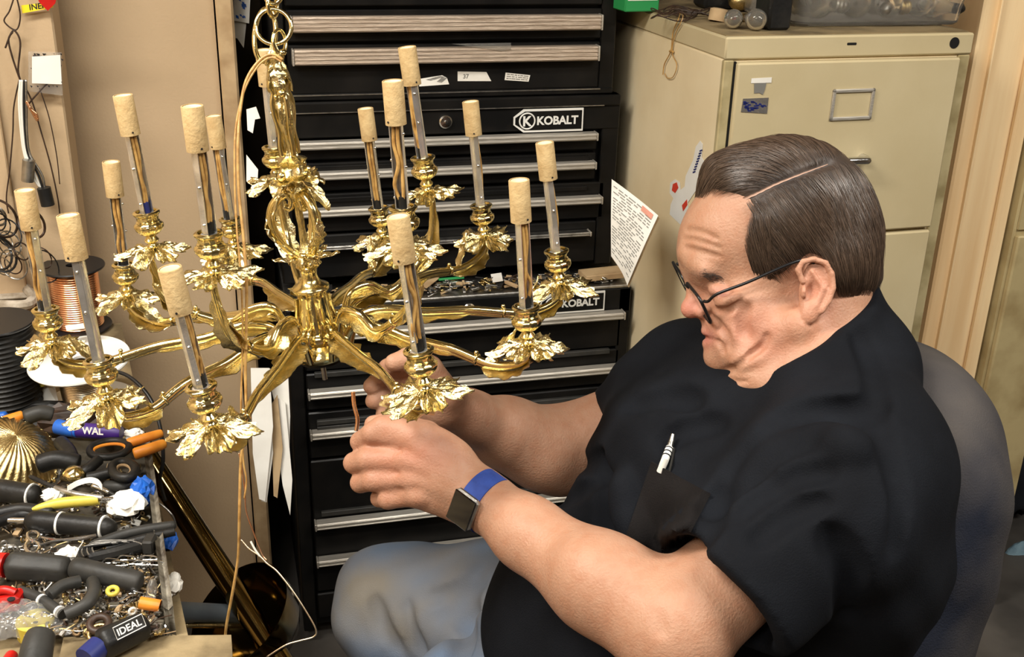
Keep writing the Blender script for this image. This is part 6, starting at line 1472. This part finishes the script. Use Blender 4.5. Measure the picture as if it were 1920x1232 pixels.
# red clamp
rc = thing('red_clamp', bz(14, 1125, .03), 'red plastic clamp at the left edge of the tray', 'clamp')
obj('clamp_body', MB().obox(bz(10, 1128, .03), nrm(Rv+Uv*.15), nrm(np.cross([0, 0, 1], Rv)), (0, 0, 1), (.019, .011, .010), bev=.004), M['red'], rc); obj('clamp_jaw', MB().tube(path([(-20, 1112, .04), (8, 1106, .045), (30, 1112, .042)]), .0048, 10), M['red'], rc)
obj('clamp_hole', MB().lathe([(.0003, 0), (.004, 0), (.004, .001), (.0003, .001)], bz(21, 1124, .0405), (0, 0, 1), 14), M['ink'], rc)
# yellow ring, orange tube, washers
def ring(name, label, px, py, h, R_, r, m, cat='washer', ax=(0, -.3, 1)):
    ax = nrm(ax); a = nrm(np.cross(ax, (1, 0, 0))); b = np.cross(ax, a); c = bz(px, py, h); return tag(obj(name, MB().tube([c+(a*math.cos(t)+b*math.sin(t))*R_ for t in np.arange(24)*2*PI/24], r, 8, closed=True), M[m], smooth=180), label, cat)
ring('yellow_grommet', 'small bright yellow grommet below the flat black grip', 211, 1108, .035, .0052, .0026, 'yellow', 'grommet')
ring('brown_washer', 'brown fibre washer among the loose screws', 186, 1170, .028, .0095, .0042, 'dark_wire')
ring('brass_washer', 'thin brass ring in front of the brown washer', 186, 1187, .024, .0105, .0022, 'brass_old')
o = tag(obj('orange_tube', MB().lathe([(.004, 0), (.0068, 0), (.0068, .022), (.004, .022)], bz(262, 1130, .03), nrm(Rv-Uv*.2+Fv*.1), 18), M['orange'], smooth=50), 'short orange tube among the loose screws at the right of the tray', 'tube')
tag(obj('white_grommet', MB().lathe([(.0005, 0), (.005, 0), (.006, .012), (.003, .020), (.0005, .020)], bz(283, 1120, .03), nrm((.2, .3, 1)), 14), M['frost'], smooth=50), 'milky plastic plug beside the orange tube', 'plug')
# loose screws, nuts and bits
mb = MB(); rr = random.Random(42)
def rpt():
    while True:
        x = rr.uniform(-30, 308); y = rr.uniform(880, 1188)
        dens = .96 if (y > 1085 and x > 110) or (x > 235 and y > 1030) else .30
        if x < 270+(y-868)*.125-6 and rr.random() < dens: return x, y
for i in range(1150):
    x, y = rpt(); h = rr.uniform(.004, .024 if y > 1085 else .016); c = bz(x, y, h); a = rr.uniform(0, PI); el = rr.uniform(-.6, .6)
    ax = np.array([math.cos(a)*math.cos(el), math.sin(a)*math.cos(el), math.sin(el)]); k = rr.random(); mi = rr.choices((0, 1, 2, 3, 4, 5), (5, 4, 3, 2, 1, 2))[0]
    if k < .35:
        L_ = rr.uniform(.005, .014); r = rr.uniform(.0009, .0017); mb.tube([c-ax*L_/2, c+ax*L_/2], r, 6, mi=mi); mb.tube([c+ax*L_/2, c+ax*(L_/2+.0016)], r*2.2, 8, mi=mi)
    elif k < .6:
        R_ = rr.uniform(.0022, .0045); b1 = nrm(np.cross(ax, (.3, .2, 1))); b2 = np.cross(ax, b1); mb.tube([c+(b1*math.cos(t)+b2*math.sin(t))*R_ for t in np.arange(8)*2*PI/8], R_*.38, 5, closed=True, mi=mi)
    elif k < .8:
        L_ = rr.uniform(.008, .022); b1 = nrm(np.cross(ax, (0, 0, 1))); mb.tube(spline([c-ax*L_, c+b1*L_*.4, c+ax*L_], 8), .0007, 4, mi=mi)
    else: q = rr.uniform(.0015, .004); b1 = nrm(np.cross(ax, (0, 0, 1))); mb.obox(c, ax, b1, np.cross(ax, b1), (q*1.4, q, q*.5), mi=mi, bev=.0004)
tag(obj('screws_and_nuts', mb, [M['steel'], M['chrome'], M['brass_old'], M['tan_paper'], M['white_plastic'], M['dark_wire']]), 'loose screws, nuts, washers and clips heaped over the tray floor', 'hardware', kind='stuff')
# safety pins / clips
mb = MB()
for i in range(7):
    x = 200+i*14; y = 1050+6*math.sin(i*2.2); mb.tube(path([(x-10, y+6, .032), (x, y-2, .036), (x+22, y, .036), (x+24, y+5, .034), (x-2, y+6, .034)]), .0009, 5)
tag(obj('wire_clips', mb, M['chrome']), 'bright bent wire clips at the right of the hex keys', 'clips', kind='stuff')
# plastic bag in front
n = 26; G = np.zeros((n, n, 3)); cr = [bz(-60, 1168), bz(150, 1158), bz(140, 1206), bz(-60, 1226)]; rb_ = np.random.default_rng(2)
for i in range(n):
    for j in range(n):
        u, v = i/(n-1), j/(n-1); q = cr[0]*(1-u)*(1-v)+cr[3]*u*(1-v)+cr[2]*u*v+cr[1]*(1-u)*v
        G[i, j] = q+np.array([0, 0, .012+.026*math.sin(PI*u)**.5*math.sin(PI*v)**.5+.0025*math.sin(17*u+9*v)+.002*math.sin(31*v-12*u)])
bg = tag(obj('plastic_bag', MB().grid(G, 0, .0004), M['clear'], smooth=50), 'clear plastic bag with a pale roll in it at the bottom left of the bench', 'bag')
obj('bag_contents', MB().lathe([(.001, 0), (.020, 0), (.020, .018), (.012, .018), (.001, .014)], bz(70, 1188, .006), (0, 0, 1), 26), M['yellow'], bg)
mb = MB(); rr = random.Random(17)
for k in range(60):
    u = rr.uniform(.75, .98); v = rr.uniform(.25, .98); i = int(u*25); j = int(v*25); q = G[i, j]+np.array([0, 0, .0012]); s_ = rr.uniform(.001, .0035); a = rr.uniform(0, 3); mb.prism([q, q+np.array([s_*math.cos(a), s_*math.sin(a), 0]), q+np.array([s_*math.cos(a+1), s_*math.sin(a+1), 0])], (0, 0, .0002))
obj('bag_print', mb, M['white_print'], bg, smooth=0)
# ---- spools at the back of the bench
def spool(name, label, px, py, R_, rb, hgt, fl, wire, bot=0.004, tilt=(0, 0, 1), turns=26):
    c = bz(px, py, bot); t = thing(name, c, label, 'wire spool', 'wire spools on the bench'); ax = nrm(tilt)
    for z, nm in ((0, 'bottom_flange'), (hgt-.004, 'top_flange')):
        obj(nm, MB().lathe([(.010, z), (R_, z), (R_+.001, z+.002), (R_, z+.004), (.010, z+.004), (.010, z)], c, ax, 48), M[fl], t, smooth=35)
    pr = [(rb*.98, .004)]
    for i in range(turns):
        z = .005+(hgt-.010)*i/turns; dz = (hgt-.010)/turns; pr += [(rb, z+dz*.15), (rb+dz*.4, z+dz*.5), (rb, z+dz*.85)]
    pr.append((rb*.98, hgt-.004)); obj('wound_wire', MB().lathe(pr, c, ax, 48), M[wire], t, smooth=60)
    return t, c, ax
M['black_flange'] = mat('black_flange', (.012, .012, .013), .35)
spool('copper_spool', 'black flanged spool of bright copper wire behind the left candles', 150, 612, .054, .040, .115, 'black_flange', 'copper')
t_, c_, a_ = spool('white_spool', 'white flanged spool of pale copper wire in the middle of the bench back', 168, 764, .072, .034, .085, 'white_plastic', 'copper_pale', tilt=(-.05, -.1, 1))
spool('dark_spool', 'dark spool of black cable at the far left of the bench', 14, 770, .056, .050, .145, 'black_flange', 'rubber', turns=18)
tag(obj('white_slip', MB().obox(bz(150, 612, .122), nrm((1, .2, 0)), nrm((-.2, 1, 0)), (0, 0, 1), (.020, .010, .0006)), M['white_paper']), 'white paper slip lying on the top flange of the copper spool', 'paper')
# felt pads
def pad(name, label, pts, h, th, m, cat='pad'):
    P = [bz(x, y, h) for x, y in pts]; return tag(obj(name, MB().prism(P, (0, 0, th)), M[m], smooth=0), label, cat)
bx0 = bz(20, 640, 0)
tag(obj('parts_box', MB().box((bz(-60, 640)[0]-.1, bx0[1], BZ+.001), (bz(62, 640)[0], bx0[1]+.2, BZ+.058), bev=.003), M['bench']), 'dusty tan box at the back left of the bench under the grey felt', 'box')
fz = .0595
tag(obj('felt_pad', MB().tube(spline([bz(-60, 536, fz+.012), bz(30, 534, fz+.012), bz(56, 548, fz+.010), bz(60, 562, fz+.006), bz(40, 572, fz+.006), bz(-60, 570, fz+.006)], 36), .009, 8), M['cloth_grey']), 'folded pale grey felt strip on the dusty tan box', 'felt')
tag(obj('felt_sheet', MB().obox(bz(20, 560, fz)+np.array([-.05, .05, .004]), (1, 0, 0), (0, 1, 0), (0, 0, 1), (.10, .06, .0035), bev=.003), M['cloth_grey']), 'grey felt sheet under the folded strip on the tan box', 'felt')
def sheet(name, label, pts, m, cat='paper', th=.0008):
    P = [bz(*q) for q in pts]; nn = nrm(np.cross(P[1]-P[0], P[2]-P[0])); return tag(obj(name, MB().prism(P, nn*th), M[m], smooth=0), label, cat)
sheet('white_leaflet', 'white folded leaflet in front of the dark cable spool', [(22, 752, .012), (80, 735, .02), (112, 768, .012), (60, 772, .012)], 'white_paper')
sheet('white_leaflet', 'upright white leaflet with a yellow tag beside the white spool', [(68, 756, .012), (80, 712, .045), (98, 700, .055), (104, 730, .03), (112, 765, .012)], 'white_paper')
sheet('yellow_tag', 'yellow tag on the upright leaflet', [(72, 714, .05), (94, 702, .062), (88, 722, .045), (62, 732, .036)], 'yellow')
crumple('dark_bag', 'dark reddish brown bag behind the purple tube', bz(170, 790, .02), .045, 'dark_wire', 23, 'bag', (1.2, .6, .5))
crumple('dark_bag', 'black bag between the spools and the tools', bz(60, 778, .01), .04, 'rubber', 24, 'bag', (1.4, .5, .35))
# black cable down the right side of the bench
def wcable(label, pts, r, m): return tag(obj('power_cable', MB().tube(spline([W(*q) for q in pts], 60), r, 8), M[m], smooth=180), label, 'cable')
wcable('black cable curving down behind the workbench edge', [(190, 690, 1.62), (240, 705, 1.60), (280, 745, 1.58), (300, 800, 1.57), (306, 860, 1.57), (300, 900, 1.57), (310, 940, 1.57)], .0028, 'black_cable')
wcable('thin grey wire looping out over the right edge of the tray', [(272, 938, 1.40), (300, 945, 1.40), (322, 965, 1.40), (330, 985, 1.41)], .0012, 'steel')
# ---- polished brass tube leaning in front of the wall, brass reflector, grey bar
tb0, tb1 = W(262, 835, 1.66), W(540, 1262, 1.55)
bt = thing('brass_tube', tb1, 'long polished brass tube leaning diagonally beside the workbench', 'tube')
dr = nrm(tb1-tb0); obj('tube_body', MB().tube([tb0-dr*.05, tb1+dr*.45], .0175, 40), M['brass_dark_refl'] if 'brass_dark_refl' in M else M['brass'], bt, smooth=60)
obj('tube_collar', MB().tube([tb0-dr*.06, tb0-dr*.03], .0195, 40), M['brass'], bt)
rf = W(512, 1180, 1.62)
obj_ = MB().lathe([(.004, .0), (.03, .004), (.055, .018), (.072, .045), (.080, .085), (.0815, .085), (.074, .044), (.056, .016), (.03, .002), (.004, -.002)], rf-np.array([0, 0, .02]), nrm((-.5, -.2, .75)), 56)
tag(obj('brass_reflector', obj_, M['brass_dark_refl'], smooth=60), 'polished brass bowl leaning against the tool cabinet at the bottom of the picture', 'bowl')
g0_, g1_ = W(318, 1146, 1.5), W(452, 1152, 1.62)
tag(obj('grey_pipe', MB().tube([g0_-(g1_-g0_)*.3, g0_, g1_], .0135, 20), M['grey_pipe'] if 'grey_pipe' in M else M['steel']), 'blue grey pipe lying level beside the tray, behind the tan board', 'pipe')
tag(obj('brass_rod', MB().tube([W(300, 1172, 1.5), W(462, 1174, 1.6)], .0035, 10), M['brass_old']), 'thin brass rod under the blue grey pipe', 'rod')
